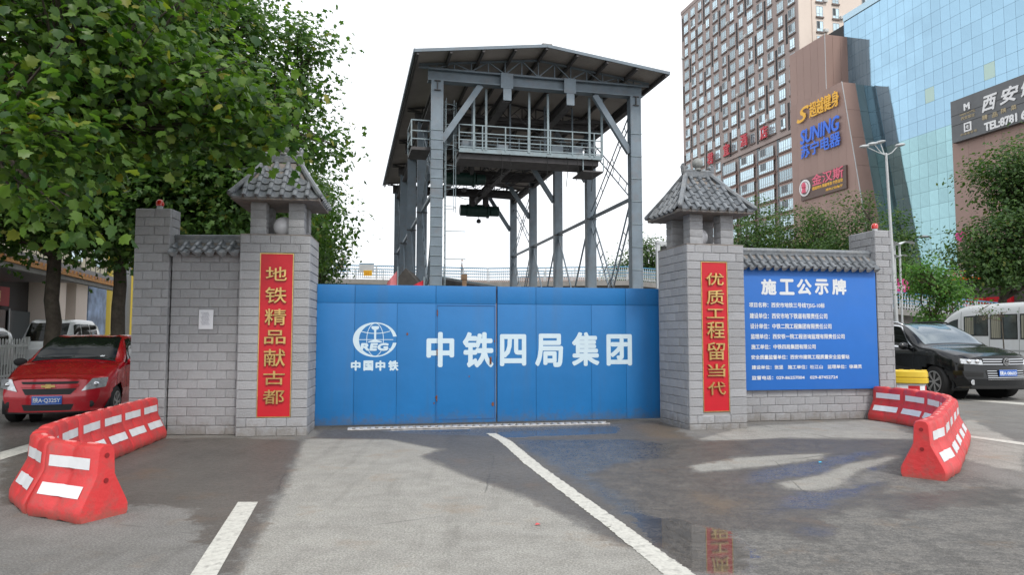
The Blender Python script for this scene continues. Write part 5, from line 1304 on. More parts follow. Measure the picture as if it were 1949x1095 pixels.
for k in range(27):
    z = TH-1.9-3.0*k
    for i in range(13):
        y = 2.0+3.52*i
        if z < 41.8 and i < 8: continue
        if z < 8: continue
        if i in (0,) and z < 36: continue
        nar = (i+k//2) % 3 == 1
        inst('window', WM[(2 if nar else 0)+(rw_.random() < .3)], tw, (0, y, z))
        if (i*2+k//2) % 3 == 0: inst('air_conditioner_slot', slot_, tw, (0, y+1.70, z-.2))
        elif rw_.random() < .10: inst('air_conditioner', acb, tw, (0, y+1.5, z-.9))
MB().box(-.35, .0, .3, 28, 41.2, 41.9).build('string_course', M_brown, tw)
for i in range(4):
    y = 4.0+6.95*i
    MB().box(-.06, .0, y+2.75, y+3.75, 4, 41.2).build('recess', M_wind, tw)
    for k in range(11):
        z = 39.3-3.0*k
        MB().box(-.45, .0, y-2.75, y+2.75, z-1.95, z-1.16).build('spandrel', M_brown2, tw)
        inst('bay_window', BW[rw_.random() < .4], tw, (-.40, y, z))
# pale side wall windows with air conditioners
for k in range(14):
    z = TH-1.9-3.0*k
    for x in (4.6, 8.3, 15.2, 19, 23):
        inst('window', WM[2+(rw_.random() < .4)], tw, (x, -.25, z), (0, 0, R(90)))
        if rw_.random() < .55: inst('air_conditioner', acb, tw, (x+1.25, -.25, z-.8), (0, 0, R(90)))
MB().tube([(2.9, -.36, 0), (2.9, -.36, TH)], .12, 8).build('downpipe', M_beige_and_sunlit, tw)
for ch, u, v in (('君', 1354, 302), ('宜', 1384.5, 285), ('酒', 1418, 267), ('店', 1456, 252)):
    t_, z_ = onfac(u, v, TC-.6); text(ch, 1, mat('hotel_red_letters', (.55, .04, .06), .5), tw, (-.75, t_-TT, z_), RL, 'hotel_letter', .25, .035, fit=(2.3, 2.5))
# ---- brown mall block with the shop signs
ML, MT = 79.6, 99.6
ml = bthing('mall_block', 'brown mall block with slanted edge carrying yellow and blue shop signs', 'building', ML, MT)
MB().box(.06, 4.6, .06, 8.9, 0, 52.2).build('core', M_brown, ml)
for k in range(5): MB().box(0, .055, .02+1.9*k, 1.88+1.9*k, 0, 52.3).build('cladding_panel', M_brown2, ml)
for k in range(3): MB().box(.02+1.5*k, 1.48+1.5*k, 0, .055, 0, 52.3).build('cladding_panel', M_brown2, ml)
MB().box(-.05, .03, -.05, .03, 0, 52.4).build('corner_trim', M_pale, ml)
WZ = 42.8
def wedge_y(z): return -3.8-(WZ-z)*(.175)
MB().prism([(wedge_y(0)+.06, 0), (9, 0), (9, WZ-.1), (-3.74, WZ-.1)], -.03, 2.5, 'YZ').build('wedge', M_brown, ml)
cl = np.linspace(wedge_y(0), 9.5, 13)
for a, b_ in zip(cl[:-1], cl[1:]):
    def zat(y): return WZ if y >= -3.8 else max(0, WZ-(-3.8-y)/.175)
    ya, yb_ = a+.012, b_-.012; pts = [(ya, 0), (yb_, 0), (yb_, zat(yb_))]
    if ya < -3.8 < yb_: pts.append((-3.8, WZ))
    pts.append((ya, zat(ya)))
    MB().prism(pts, -.10, -.035, 'YZ').build('cladding_panel', M_brown2, ml)
mb = MB(); mb.beam((-.10, wedge_y(0)-.02, 0), (-.10, -3.82, WZ), .10, .10); mb.build('edge_trim', M_pale, ml)
mb = MB(); mb.beam((2.5, wedge_y(0)+.0, 0), (2.5, -3.8, WZ), .08, .08); mb.build('edge_trim', M_mull, ml)
for k in range(9):
    z0, z1 = 4.75*k, min(WZ, 4.75*(k+1)-.04)
    MB().prism([(wedge_y(z0), z0), (wedge_y(z0)+.4, z0), (wedge_y(z1)+.4, z1), (wedge_y(z1), z1)], 0, 2.47, 'YZ').build('cladding_panel', M_brown2, ml)
    MB().prism([(wedge_y(z0)+.35, z0), (wedge_y(z0)+3, z0), (wedge_y(z1)+3, z1), (wedge_y(z1)+.35, z1)], 2.5, 4.38, 'YZ').build('dark_glass', mat('smoked_glass', (.15, .19, .19), .12, metal=.35), ml)
def shop(s, ul, ur, vl, vr, m_, bold=.03, shear=0, ex=.3, host=ml, c=ML, T0=MT, nm='sign_letters'):
    """vl=(top,bottom) at left pixel column, vr the same at the right"""
    ta, z1 = onfac(ul, vl[0], c-.4); _, z0 = onfac(ul, vl[1], c-.4); tb, z3 = onfac(ur, vr[0], c-.4); _, z2 = onfac(ur, vr[1], c-.4)
    zt, zb = (z1+z3)/2, (z0+z2)/2
    return text(s, 1, m_, host, (-.42, (ta+tb)/2-T0, (zt+zb)/2), RL, nm, ex*.35, bold, fit=(abs(ta-tb), zt-zb), shear=shear)
M_sy = mat('sign_yellow_letters', (.90, .48, .03), .4); M_sb = mat('sign_blue_letters', (.02, .16, .80), .35); M_sp = mat('sign_pink_letters', (.75, .12, .20), .4); M_sw = mat('sign_white_letters', (.80, .80, .80), .4)
shop('超越健身', 1541, 1596, (196, 226), (171, 200), M_sy, .022)
shop('S', 1517, 1540, (206, 233), (203, 229), M_sy, .02, .4)
shop('SUNING', 1524, 1597, (250, 276), (219, 246), M_sb, .03, .15)
shop('苏宁电器', 1525, 1599, (277, 302), (250, 276), M_sb, .02)
ta, za = onfac(1524, 343, ML-.4); tb, zb = onfac(1610, 313, ML-.4); _, zc = onfac(1525, 383, ML-.4)
sp = MB().box(-.42, -.11, tb-MT, ta-MT, zc, (za+zb)/2).build('sign_panel', mat('sign_panel_brown', (.12, .075, .06), .5), ml)
shop('金汉斯', 1546, 1605, (334, 355), (316, 337), M_sp, .022, ex=.2)
shop('德国烤肉 精酿啤酒 中西自助', 1546, 1604, (356, 362), (339, 346), M_sy, .02, ex=.05); shop('烤肉自助餐厅', 1572, 1604, (360, 365), (349, 354), M_sy, .02, ex=.05)
t_, z_ = onfac(1533, 358, ML-.4)
MB().lathe([(1.45, 0), (1.45, -.12)], 28, (-.45, t_-MT, z_), 'X').build('round_logo', M_sw, ml)
MB().lathe([(1.15, 0), (1.15, -.02)], 28, (-.585, t_-MT, z_), 'X').build('logo_ring', mat('logo_grey', (.28, .26, .26), .5), ml)
MB().lathe([(.98, 0), (.98, -.02)], 28, (-.61, t_-MT, z_), 'X').build('logo_face', M_sw, ml)
MB().lathe([(.42, -.9), (.30, -.1), (.42, .1), (.38, .5), (.2, .9)], 10, (-.72, t_-MT, z_)).build('logo_figure', M_sp, ml)
# ---- blue glass building
GC, GT0, GT1 = 84.0, 58.0, 100.2
gb = bthing('glass_building', 'blue glass curtain wall building between the brown blocks', 'building', GC, 0)
MB().box(.20, 30, GT0, GT1+14, 9.5, 54.8).build('core', M_dark, gb)
MB().box(.0, 30, GT1, GT1+.1, 0, 55.2).build('end_wall', M_gld, gb)
pw, ph_ = 1.62, 2.16; panes = []
pt = np.arange(GT1-pw, GT0, -pw); pz_ = np.arange(9.7, 55.2-ph_+.5, ph_)
for z in pz_:
    for y in pt: panes.append((y, z))
def pane_mesh(mt): return MB().box(0, .06, .015, pw-.015, .015, ph_-.015).mesh('glass_pane', mt)
pm_ = {m_.name: pane_mesh(m_) for m_ in (M_glu, M_gll, M_glp, M_gld)}
panes.sort(key=lambda p: p[0]*1.0+abs(p[1]-1.4)*.35)
vis = [p for p in panes if p[0] > 63]; rest = [p for p in panes if p[0] <= 63]
def pmat(y, z):
    r_ = rw_.random()
    if z < 31.0: return M_gll
    if r_ < .02: return M_glp
    if r_ < .035: return M_gld
    return M_glu
for y, z in vis[:300]: inst('glass_pane', pm_[pmat(y, z).name], gb, (0, y, z), (0, R(random.uniform(-.13, .13)), R(random.uniform(-.13, .13))))
for m_, cond in ((M_gll, lambda z: z < 31.0), (M_glu, lambda z: z >= 31.0)):
    mb = MB()
    for y, z in vis[300:]+rest:
        if cond(z):
            M_ = Matrix.Translation((0, y, z)) @ Matrix.Rotation(R(random.uniform(-.13, .13)), 4, 'Y') @ Matrix.Rotation(R(random.uniform(-.13, .13)), 4, 'Z'); mb.box(0, .06, .015, pw-.015, .015, ph_-.015, M_)
    if mb.v: o = mb.build('glass_pane', m_, gb); o['kind'] = 'stuff'
MB().box(.065, .10, GT0, GT1, 9.5, 55.2).build('mullion_backing', M_mull, gb)
MB().box(-.1, .3, GT0, GT1+.1, 55.2, 56.3).build('parapet', mat('parapet_glass', (.45, .62, .72), .2, metal=.5), gb)
mb = MB(); 
MB().box(-5.5, .0, 70, 100, 8.6, 9.2).build('canopy', mat('canopy_green_glass', (.06, .13, .12), .12, metal=.3), gb)
for k in range(10): MB().beam((-5.6, 71+3*k, 9.5), (-.1, 71+3*k, 9.5), .15).build('canopy_rib', M_pale, gb)
MB().box(-.2, .2, 58, 100, 0, 8.6).build('shop_front', M_dark, gb)
for k in range(12): MB().box(-.4, -.2, 60+3.4*k, 60.5+3.4*k, 0, 8.6).build('column', M_concrete, gb)
for (u, v) in ((1727, 459), (1760, 452)):
    t_, z_ = onfac(u, v, GC-5.7); MB().lathe([(.9, 0), (.7, .15), (.1, .3)], 14, (-5.9, t_, z_)).build('canopy_lamp', M_pale, gb, smooth=40)
# ---- restaurant block with the long sign
RC, RT = 80.2, 76.1
rs = bthing('restaurant_block', 'brown block at the right edge with the grey restaurant sign across its top', 'building', RC, 0)
MB().box(.06, 25, 52, RT-.06, 0, 32.8).build('core', M_brown, rs)
for k in range(10): MB().box(0, .055, RT-2.4*(k+1)+.01, RT-2.4*k-.01, 0, 32.9).build('cladding_panel', M_brown2, rs)
MB().box(.0, 3, RT-.05, RT+.02, 0, 32.9).build('corner_trim', M_pale, rs)
ta, za = onfac(1812, 198, RC-.5); _, zb = onfac(1822, 271, RC-.5)
MB().box(-.75, -.0, 54, ta, zb, 32.7).build('sign_panel', mat('sign_panel_grey', (.13, .135, .14), .5, metal=.2, var=.12, scale=.6), rs)
for f_ in (.36, .60): MB().box(-.77, -.751, 54, ta, zb+(32.7-zb)*(1-f_)-.03, zb+(32.7-zb)*(1-f_)+.03).build('panel_joint', M_dark, rs)
def rtext(s, ul, ur, vl, vr, m_, bold, shear=0, ex=.2): 
    o = shop(s, ul, ur, vl, vr, m_, bold, shear, ex, rs, RC-.4, 0); o.location.x = -.78; return o
rtext('西', 1869, 1897, (184, 214), (178, 205), M_sw, .03, .25); rtext('安', 1903, 1938, (168, 198), (162, 190), M_sw, .03, .25); rtext('饭', 1943, 1975, (155, 185), (146, 174), M_sw, .03, .25)
M_sg = mat('sign_gold_letters', (.42, .34, .20), .4)
for ch, u, v in (('精', 1874, 224), ('品', 1893, 218.5), ('陕', 1910, 211), ('菜', 1929, 205)): rtext(ch, u-5, u+5, (v-4.5, v+4.5), (v-6, v+3), M_sg, .03, 0, .05)
rtext('TEL:8781 6', 1874, 1952, (234, 248), (211, 227), M_sw, .05)
rtext('M', 1835, 1845, (198, 210), (195, 207), M_sw, .05); rtext('XIAN HOTEL', 1826, 1856, (217, 221), (208, 212), M_sg, .02, 0, .05); rtext('西安饭庄', 1829, 1855, (223, 229), (215, 221), M_sg, .02, 0, .05); rtext('中华老字号', 1828, 1859, (255, 260), (245, 250), M_sg, .02, 0, .05)
t_, z_ = onfac(1842, 241, RC-.8); q_ = MB().box(-.85, -.76, t_-.55, t_+.55, z_-.6, z_+.6).build('seal_mark', M_sw, rs); MB().box(-.87, -.852, t_-.32, t_+.32, z_-.38, z_+.38).build('seal_inner', M_dark, rs); text('老', 1, M_sw, rs, (-.875, t_, z_), RL, 'seal_character', .01, .03, fit=(.45, .5))
M_pink = mat('pink_sign', (.72, .05, .28), .5)
def disc(u, v, rpx, c, name_label, m_=M_pink):
    t_, z_ = onfac(u, v, c); x, y = GRID(c, t_); d_ = math.hypot(x, y); r_ = rpx*y/F
    t = thing('round_sign', name_label, 'sign', (x, y, z_), R(ST-35)); MB().lathe([(r_*.96, -.08), (r_, 0), (r_, .08)], 28, (0, 0, 0), 'Y').build('disc', m_, t, smooth=40)
    return t, r_
disc(1829, 450, 9.5, RC-1.2, 'round magenta sign on the brown wall left of the big tree'); disc(1873, 452, 5, RC-1.2, 'small red round sign half hidden in the big tree')
o, r_ = disc(1714, 545, 15, 42, 'big magenta round sign above the footbridge railing'); text('美食', 1, M_sw, o, (0, -.085, -.1), name='lettering', fit=(r_*1.1, r_*.5))
# shop sign with orange edge below the big tree
t_, z_ = onfac(1842, 520, 46); x, y = GRID(46, t_)
t = thing('shop_sign', 'white shop sign with red characters and an orange underside', 'sign', (x, y, z_), R(ST-62))
MB().box(-1.4, 1.4, -.1, .1, -.28, .36).build('panel', M_white, t); MB().box(-1.45, 1.45, -.14, .1, -.50, -.281).build('orange_edge', mat('orange_edge', (.85, .12, .01), .4), t)
text('美容美发', 1, M_red, t, (.0, -.103, .04), name='lettering', fit=(2.2, .42), bold=.02)
# low shops behind the footbridge on the right
x, y = GRID(50, 40)
lw_ = thing('low_shops', 'dark ground floor shops behind the trees on the right', 'building', (x, y, 0), R(ST))
MB().box(4, 16, -20, 40, 0, 6.5).build('wall', mat('shop_wall_dark', (.07, .06, .055), .7, var=.3), lw_)
for k in range(9): MB().box(3.9, 3.99, -18+6*k, -13.5+6*k, .4, 3.6).build('shop_window', M_wind, lw_); MB().box(3.7, 3.99, -18+6*k, -13.5+6*k, 3.8, 4.8).build('fascia', [M_blue, M_red, M_concrete][k % 3], lw_)
# ---- buildings on the left
def lthing(name, label, cat): x, y = GRID(-14.0, 18); return thing(name, label, cat, (x, y, 0), R(ST))
M_cream = mat('cream_render', (.60, .55, .40), .75, var=.06, scale=.5, dirt=(.42, .38, .28), dscale=.4, damt=.4)
lb = lthing('cream_building', 'cream building with dark shopfront and an orange edged canopy behind the left trees', 'building')
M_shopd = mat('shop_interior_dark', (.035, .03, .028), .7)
MB().box(-12, -1.0, -6, 36, 5.2, 15).build('upper_wall', M_cream, lb)
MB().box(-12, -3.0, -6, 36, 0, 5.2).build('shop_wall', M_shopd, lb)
for k in range(9): 
    for z in (6.9, 9.8, 12.6):
        MB().box(-1.02, -.95, 1+4*k, 3+4*k, z-.8, z+.8).build('window', M_win, lb)
for k in range(5): MB().box(-3.0, -2.75, -1.6+6.2*k, -1.45+6.2*k, 0, 3.9).build('door_post', M_pale, lb)
MB().box(-3, -1.9, 28.8, 31.4, 0, 5.2).build('column', M_beige_and_sunlit, lb); MB().box(-3, -1.9, 33.2, 35.4, 0, 5.2).build('column', M_beige_and_sunlit, lb)
MB().box(-6, 3.1, -6, 24.5, 4.35, 4.55).build('canopy_roof', mat('canopy_top', (.22, .21, .21), .5), lb)
MB().box(2.9, 3.12, -6, 24.5, 4.08, 4.34).build('orange_fascia', mat('orange_fascia', (.55, .25, .06), .6, var=.15, scale=3), lb)
MB().box(2.8, 3.05, -6, 24.5, 3.88, 4.07).build('soffit_edge', M_concrete, lb)
sl_ = MB().box(3.13, 3.17, 0, .10, 4.22, 4.33).mesh('fascia_slat', M_brown2)
for k in range(60): inst('fascia_slat', sl_, lb, (0, -5+.49*k, 0))
MB().box(-2.95, -2.7, 9, 25.5, 3.1, 4.1).build('banner_strip', mat('dull_red_banner', (.38, .02, .025), .6), lb)
text('热烈欢迎各界朋友光临惠顾', 1, M_gold, lb, (-2.69, 17.2, 3.6), (R(90), 0, R(90)), 'lettering', .003, .01, fit=(14.5, .55))
for y in (5.2, 9.4, 13.6, 17.8, 22, 26.0): MB().box(-2.98, -2.88, y, y+3.6, .1, 2.9).build('door_glass', M_wind, lb); MB().box(-2.87, -2.82, y-.1, y, 0, 3.0).build('door_post', M_pale, lb)
for k in range(40): MB().tube([(2.4, -5+.75*k, 4.56), (2.4, -5+.75*k, 5.5)], .02, 5).build('roof_rail', M_dsteel, lb)
yl = lthing('yellow_building', 'narrow blue and yellow shopfront between the tree trunks on the left', 'building')
M_grw = mat('grey_wall', (.26, .28, .31), .7, var=.1)
MB().box(-8, -2.2, 36.1, 48, 0, 13).build('wall', M_grw, yl)
MB().box(-2.19, -2.1, 36.3, 40.3, .3, 5.2).build('poster_wall', mat('poster_blue', (.22, .30, .44), .5, var=.6, scale=1.0), yl)
MB().box(-2.19, -1.9, 40.6, 41.3, 0, 12).build('yellow_column', mat('yellow_column', (.60, .46, .08), .5), yl)
MB().box(-2.19, -1.9, 48.3, 51.5, 0, 12).build('cream_wall', M_cream, yl); MB().box(-2.19, -1.7, 47.2, 48.2, 0, 12).build('yellow_column', mat('yellow_column', (.60, .46, .08), .5), yl)
MB().box(-8, -2.2, 51.6, 80, 0, 11).build('rear_wall', M_grw, yl)
# far skyline blocks low on the horizon behind the site
for (c, tt, w_, d_, h_, lab) in ((-62, 150, 22, 16, 13, 'low pale block far behind the footbridge on the left'), (20, 190, 36, 20, 17, 'long low pink building far behind the footbridge railing'), (-8, 240, 18, 16, 15, 'small pale block on the far horizon behind the shed'), (62, 230, 30, 20, 22, 'far grey block beyond the trees by the right gate pillar')):
    b = bthing('far_building', lab, 'building', c, tt); MB().box(0, w_, 0, d_, 0, h_).build('wall', M_beige_and_sunlit if 'pale' in lab else M_brown2, b)
    for k in range(int(w_/4)):
        for q in range(int(h_/3.4)): MB().box(1+4*k, 3+4*k, -.05, .0, 1+3.4*q, 2.8+3.4*q).build('window', M_win, b)
# ================================================================ TREES
LM_near = leafmat('plane_leaf_green', (.028, .075, .022), (.125, .215, .034), .42, .38)
LM_mid = leafmat('plane_leaf_mid', (.036, .088, .026), (.095, .175, .036), .5, .38)
LM_far = leafmat('street_tree_leaf', (.030, .070, .022), (.080, .150, .035), .6, .3)
LM_bright = leafmat('young_tree_leaf', (.05, .14, .03), (.12, .24, .05), .5, .4)
a5 = [(0, 0), (.14, -.03), (.36, -.02), (.36, .16), (.56, .30), (.40, .42), (.38, .62), (.18, .68), (0, .98)]
PL = np.array([(x, y, -abs(x)*.28-(.12*y*y)) for x, y in a5]+[(-x, y, -abs(x)*.28-(.12*y*y)) for x, y in a5[-2:0:-1]]); PL = np.vstack([PL, [(0, .34, .0)]])
PLf = [(16-0, i, (i+1) % 16) for i in range(16)]
PLf = [(16, i, (i+1) % 16) for i in range(16)]
KT = np.array([(0, 0, 0), (.32, .42, -.10), (0, 1.0, -.12), (-.32, .42, -.10), (0, .4, .02)]); KTf = [(4, 0, 1), (4, 1, 2), (4, 2, 3), (4, 3, 0)]
CL = np.array([(0, 0, 0), (.30, .30, -.06), (.62, .30, -.15), (.40, .62, -.1), (.30, .95, -.2), (0, .72, -.04), (-.30, .95, -.2), (-.40, .62, -.1), (-.62, .30, -.15), (-.30, .30, -.06), (0, .42, .02)])
CLf = [(10, i, (i+1) % 10) for i in range(10)]
def frames(n, r_, up=.55, out=None):
    nrm = r_.normal(size=(n, 3)); nrm /= np.linalg.norm(nrm, axis=1)[:, None]; nrm = nrm*(1-up)+np.array([0, 0, 1])*up
    if out is not None: nrm += out*.45
    nrm /= np.linalg.norm(nrm, axis=1)[:, None]
    t = r_.normal(size=(n, 3))+np.array([0, 0, -.55]); t -= (t*nrm).sum(1)[:, None]*nrm; t /= np.linalg.norm(t, axis=1)[:, None]
    x = np.cross(t, nrm); return x, t, nrm
def leafarray(C, X, T, Nn, S, tmpl): return C[:, None, :]+(tmpl[None, :, 0, None]*X[:, None]+tmpl[None, :, 1, None]*T[:, None]+tmpl[None, :, 2, None]*Nn[:, None])*S[:, None, None]
def trimesh(name, V, tri, mt):
    n, k, _ = V.shape; tri = np.array(tri); Fc = (tri[None]+(np.arange(n)*k)[:, None, None]).reshape(-1, 3)
    me = bpy.data.meshes.new(name); me.vertices.add(n*k); me.vertices.foreach_set('co', V.reshape(-1).astype(np.float32))
    me.loops.add(Fc.size); me.loops.foreach_set('vertex_index', Fc.ravel().astype(np.int32)); me.polygons.add(len(Fc)); me.polygons.foreach_set('loop_start', np.arange(0, Fc.size, 3)); me.polygons.foreach_set('loop_total', np.full(len(Fc), 3))
    me.update(calc_edges=True); me.materials.append(mt); return me
leafobj = {}
def tree(name, label, base, fork, r0, blobs, nclump, per, size, mt, tmpl=(KT, KTf), group=None, seed=1, sep=0, rc=.45, limbs=7, cat='tree', shell=.5, droop=.25):
    r_ = np.random.default_rng(seed); rd = random.Random(seed)
    t = thing(name, label, cat, (base[0], base[1], 0), 0, group)
    B = Vector((base[0], base[1], 0)); fk = Vector(fork)
    vol = np.array([b[3]*b[4]*b[5] for b in blobs]); cnt = np.maximum(1, (nclump*vol**(2/3)/np.sum(vol**(2/3))).astype(int)); CC = []; OUT = []
    for b, c in zip(blobs, cnt):
        d = r_.normal(size=(c, 3)); d /= np.linalg.norm(d, axis=1)[:, None]; rad = (shell+(1-shell)*r_.random(c)**.6)*r_.uniform(.82, 1.12, c)
        CC.append(np.array(b[:3])+d*rad[:, None]*np.array(b[3:6])); OUT.append(d)
    CC = np.vstack(CC); OUT = np.vstack(OUT)
    # wood
    mb = MB(); n = 6
    jit = lambda a: Vector((rd.uniform(-a, a), rd.uniform(-a, a), rd.uniform(-a, a)))
    pts = [B-Vector((0, 0, .05))]+[B.lerp(fk, k/n)+jit(.05*r0/.2) for k in range(1, n)]+[fk]
    mb.tube([p-B for p in pts], [r0*1.35]+[r0*(1.08-.22*k/n) for k in range(1, n+1)], 10)
    mb.build('trunk', M_trunk, t, smooth=60)
    idxs = r_.permutation(len(CC))[:limbs*4]; ends = []
    br = MB(); order = sorted(idxs, key=lambda i: math.atan2(CC[i][1]-fk.y, CC[i][0]-fk.x)); mains = order[::4]
    for i in mains:
        e = Vector(CC[i]); m1 = fk.lerp(e, .35)+jit(.25)+Vector((0, 0, .12*(e-fk).length)); m2 = fk.lerp(e, .7)+jit(.25)+Vector((0, 0, .08*(e-fk).length))
        br.tube([p-B for p in (fk, m1, m2, e)], [r0*.62, r0*.42, r0*.24, min(.015, r0*.2)], 7); ends += [m1, m2, fk.lerp(m1, .6)]
    for i in range(len(CC)):
        if rd.random() > .7: continue
        e = Vector(CC[i]); a = min(ends, key=lambda p: (p-e).length); m1 = a.lerp(e, .5)+jit(.15)
        br.tube([p-B for p in (a, m1, e)], [min(.035+.004*(a-e).length, r0*.5), min(.022, r0*.35), .006], 5, cap=False)
    br.build('branches', M_twig if r0 < .1 else M_trunk, t, smooth=60)['kind'] = 'stuff'
    # leaves
    ncl = len(CC); w = r_.uniform(.5, 1.5, ncl); ids = np.repeat(np.arange(ncl), np.maximum(3, (per*w).astype(int)))
    off = r_.normal(size=(len(ids), 3))*np.array([1, 1, .62])*rc*(.65+.5*w[ids])[:, None]; off[:, 2] -= droop*rc*np.abs(r_.normal(size=len(ids)))
    C = CC[ids]+off; X, T, Nn = frames(len(ids), r_, .5, OUT[ids]); S = size*r_.uniform(.6, 1.25, len(ids))
    C = C-np.array([base[0], base[1], 0])
    if sep:
        wp = C+np.array([base[0], base[1], -CAM_H]); pxs = CX+F*wp[:, 0]/wp[:, 1]; pys = 642-F*wp[:, 2]/wp[:, 1]
        inview = (pxs > 0) & (pxs < 1949) & (pys > 0); dist = np.linalg.norm(wp, axis=1)/S; dist[~inview] += 1e4
        o_ = np.argsort(dist)[:sep]; key = (id(tmpl[0]), mt.name)
        if key not in leafobj: leafobj[key] = trimesh('leaf', tmpl[0][None], tmpl[1], mt)
        for i in o_:
            o = bpy.data.objects.new('leaf', leafobj[key]); COL.objects.link(o); o.parent = t
            M_ = Matrix((X[i]*S[i], T[i]*S[i], Nn[i]*S[i])).transposed().to_4x4(); M_.translation = Vector(C[i]); o.matrix_local = M_
        keep = np.ones(len(C), bool); keep[o_] = False
    else: keep = np.ones(len(C), bool)
    me = trimesh('foliage', leafarray(C[keep], X[keep], T[keep], Nn[keep], S[keep], tmpl[0]), tmpl[1], mt)
    o = inst('crown', me, t); o['kind'] = 'stuff'
    return t
PT = (PL, PLf); CT = (CL, CLf); KK = (KT, KTf)
tree('plane_tree', 'near plane tree with large bright leaves overhanging from the left edge', (-9.6, 8.6), (-9.2, 8.6, 3.6), .17,
     [(-6.6, 8.6, 5.2, 2.7, 1.5, 1.5), (-6.0, 9.6, 6.4, 2.2, 1.2, .9), (-8.2, 8.2, 4.6, 1.6, 1.3, 1.0), (-4.4, 9.0, 4.75, 1.15, .9, .62), (-5.15, 7.3, 3.55, .72, .5, .45), (-4.95, 7.3, 2.95, .35, .35, .26), (-3.62, 9.45, 4.3, .62, .35, .34), (-4.1, 9.3, 4.05, .5, .35, .3), (-3.3, 9.4, 4.62, .5, .35, .25), (-6.2, 8.6, 4.0, .7, .6, .4), (-5.2, 8.8, 3.95, .6, .5, .35)],
     470, 34, .125, LM_near, PT, None, 11, 300, .26, 6)
TG = 'plane trees behind the left wall'
tree('plane_tree', 'plane tree whose dark trunk rises between the white van and the railing', (-13.0, 20.2), (-13.0, 20.1, 3.75), .20, [(-13.6, 19.2, 7.0, 3.6, 3.4, 2.9), (-11.6, 19.0, 5.4, 2.2, 2.2, 1.1), (-15.5, 20, 6, 2.6, 2.6, 1.6), (-14.2, 19.3, 4.5, 2.2, 1.6, .5)], 420, 60, .17, LM_mid, CT, TG, 21, 150, .42, 8, shell=.35)
tree('plane_tree', 'plane tree with a forked trunk directly behind the red car', (-11.3, 20.4), (-11.25, 20.3, 3.5), .19, [(-9.6, 19.6, 7.4, 3.2, 3.0, 3.2), (-9.2, 19.2, 5.0, 2.4, 2.0, 1.2), (-10.8, 18.4, 5.8, 1.8, 1.6, 1.2), (-10.6, 19.2, 4.2, 1.6, 1.4, .45)], 430, 60, .17, LM_mid, CT, TG, 22, 150, .42, 8, shell=.35)
tree('plane_tree', 'plane tree with a ragged crown against the sky behind the left gate pillar', (-7.0, 20.2), (-6.9, 20.0, 4.2), .19, [(-7.9, 18.8, 8.6, 2.3, 2.3, 2.6), (-6.3, 18.8, 7.2, 1.3, 1.5, .9), (-5.55, 18.6, 9.3, .75, .6, .75), (-5.9, 18.6, 8.1, .8, .7, .5), (-5.1, 18.4, 6.5, .65, .6, .42), (-4.5, 18.4, 6.6, .4, .35, .16), (-6.4, 18.4, 5.4, .85, .9, .6), (-6.6, 18.8, 4.9, 1.5, 1.4, 1.0), (-9, 18.8, 10.5, 2.2, 2, 1.6)], 400, 50, .14, LM_mid, CT, TG, 23, 200, .34, 9, shell=.3)
tree('plane_tree', 'darker plane tree filling the gap behind the short left wall', (-12, 29), (-11.9, 29, 4.2), .22, [(-12.2, 28.6, 8.2, 4.2, 3.2, 4.0), (-9.2, 28.6, 6.4, 2.2, 2.2, 2.2)], 360, 55, .24, LM_mid, KK, TG, 24, 0, .6, 7, shell=.3)
tree('plane_tree', 'distant tree showing just right of the left gate pillar', (-12.4, 46), (-12.3, 46, 4.5), .2, [(-13.2, 46, 9.4, 1.9, 2, 3.1), (-12.8, 46, 6.6, 2.0, 2, 1.6)], 170, 50, .26, LM_far, KK, None, 25, 0, .5, 6, shell=.3)
RG = 'trees in front of the tower on the right'
for k, (u, vt, Y, rx_, lab) in enumerate(((1428, 372, 58, 2.3, 'street tree just right of the right gate pillar roof, below the tower'), (1500, 386, 60, 2.3, 'rounded street tree left of the centre of the row below the tower'), (1556, 380, 62, 1.7, 'lighter narrow street tree in the middle of the row below the tower'), (1632, 364, 56, 2.9, 'broad tall street tree below the brown sign wall'), (1706, 402, 58, 1.7, 'dark street tree beside the tall lamp pole'), (1465, 430, 66, 2.6, 'dark street tree filling the gap low in the row below the tower'), (1590, 440, 68, 2.6, 'dark street tree low behind the row, left of the broad one'))):
    x, z = AT(u, vt, Y); zc = z-3.4
    tree('street_tree', lab, (x, Y), (x, Y, 4.2), .16, [(x, Y, zc+.4, rx_*.80, rx_*.8, 3.0), (x-.5, Y, zc-1.6, rx_*1.1, rx_*1.1, 1.7), (x+.6, Y, zc-2.6, rx_*1.25, rx_*1.2, 1.6)], 150, 60, .25, LM_far if k != 2 else LM_bright if False else LM_far, KK, RG, 40+k, 0, .48, 6, shell=.35)
tree('street_tree', 'big leafy tree at the right edge above the minibus', (22.9, 33), (22.8, 33, 3.2), .2, [(23.2, 32.5, 8.4, 1.7, 1.8, 2.3), (24.6, 32.2, 8.6, 1.8, 1.8, 2.4), (22.8, 32, 5.6, 2.8, 2.4, 1.7), (21.5, 32, 4.7, 1.5, 1.5, 1.0), (25.4, 32, 6.0, 2.5, 2.4, 2.6)], 440, 70, .19, LM_far, KK, None, 60, 0, .42, 8, shell=.3)
tree('young_tree', 'small bright green tree between the lamp pole and the minibus', (16.3, 27.5), (16.3, 27.5, 1.9), .06, [(16.25, 27.3, 3.55, .95, .9, .85), (16.9, 27.3, 3.1, .75, .7, .55), (15.7, 27.2, 4.2, .45, .45, .3), (16.1, 27.3, 2.3, .55, .5, .45)], 120, 34, .13, LM_bright, KK, None, 61, 0, .22, 6, shell=.3)
tree('sapling', 'thin bare sapling standing in front of the minibus windows', (13.75, 19.9), (13.7, 19.9, 1.9), .018, [(13.3, 19.9, 2.2, .5, .3, .25)], 14, 6, .07, LM_far, KK, None, 62, 0, .12, 3)
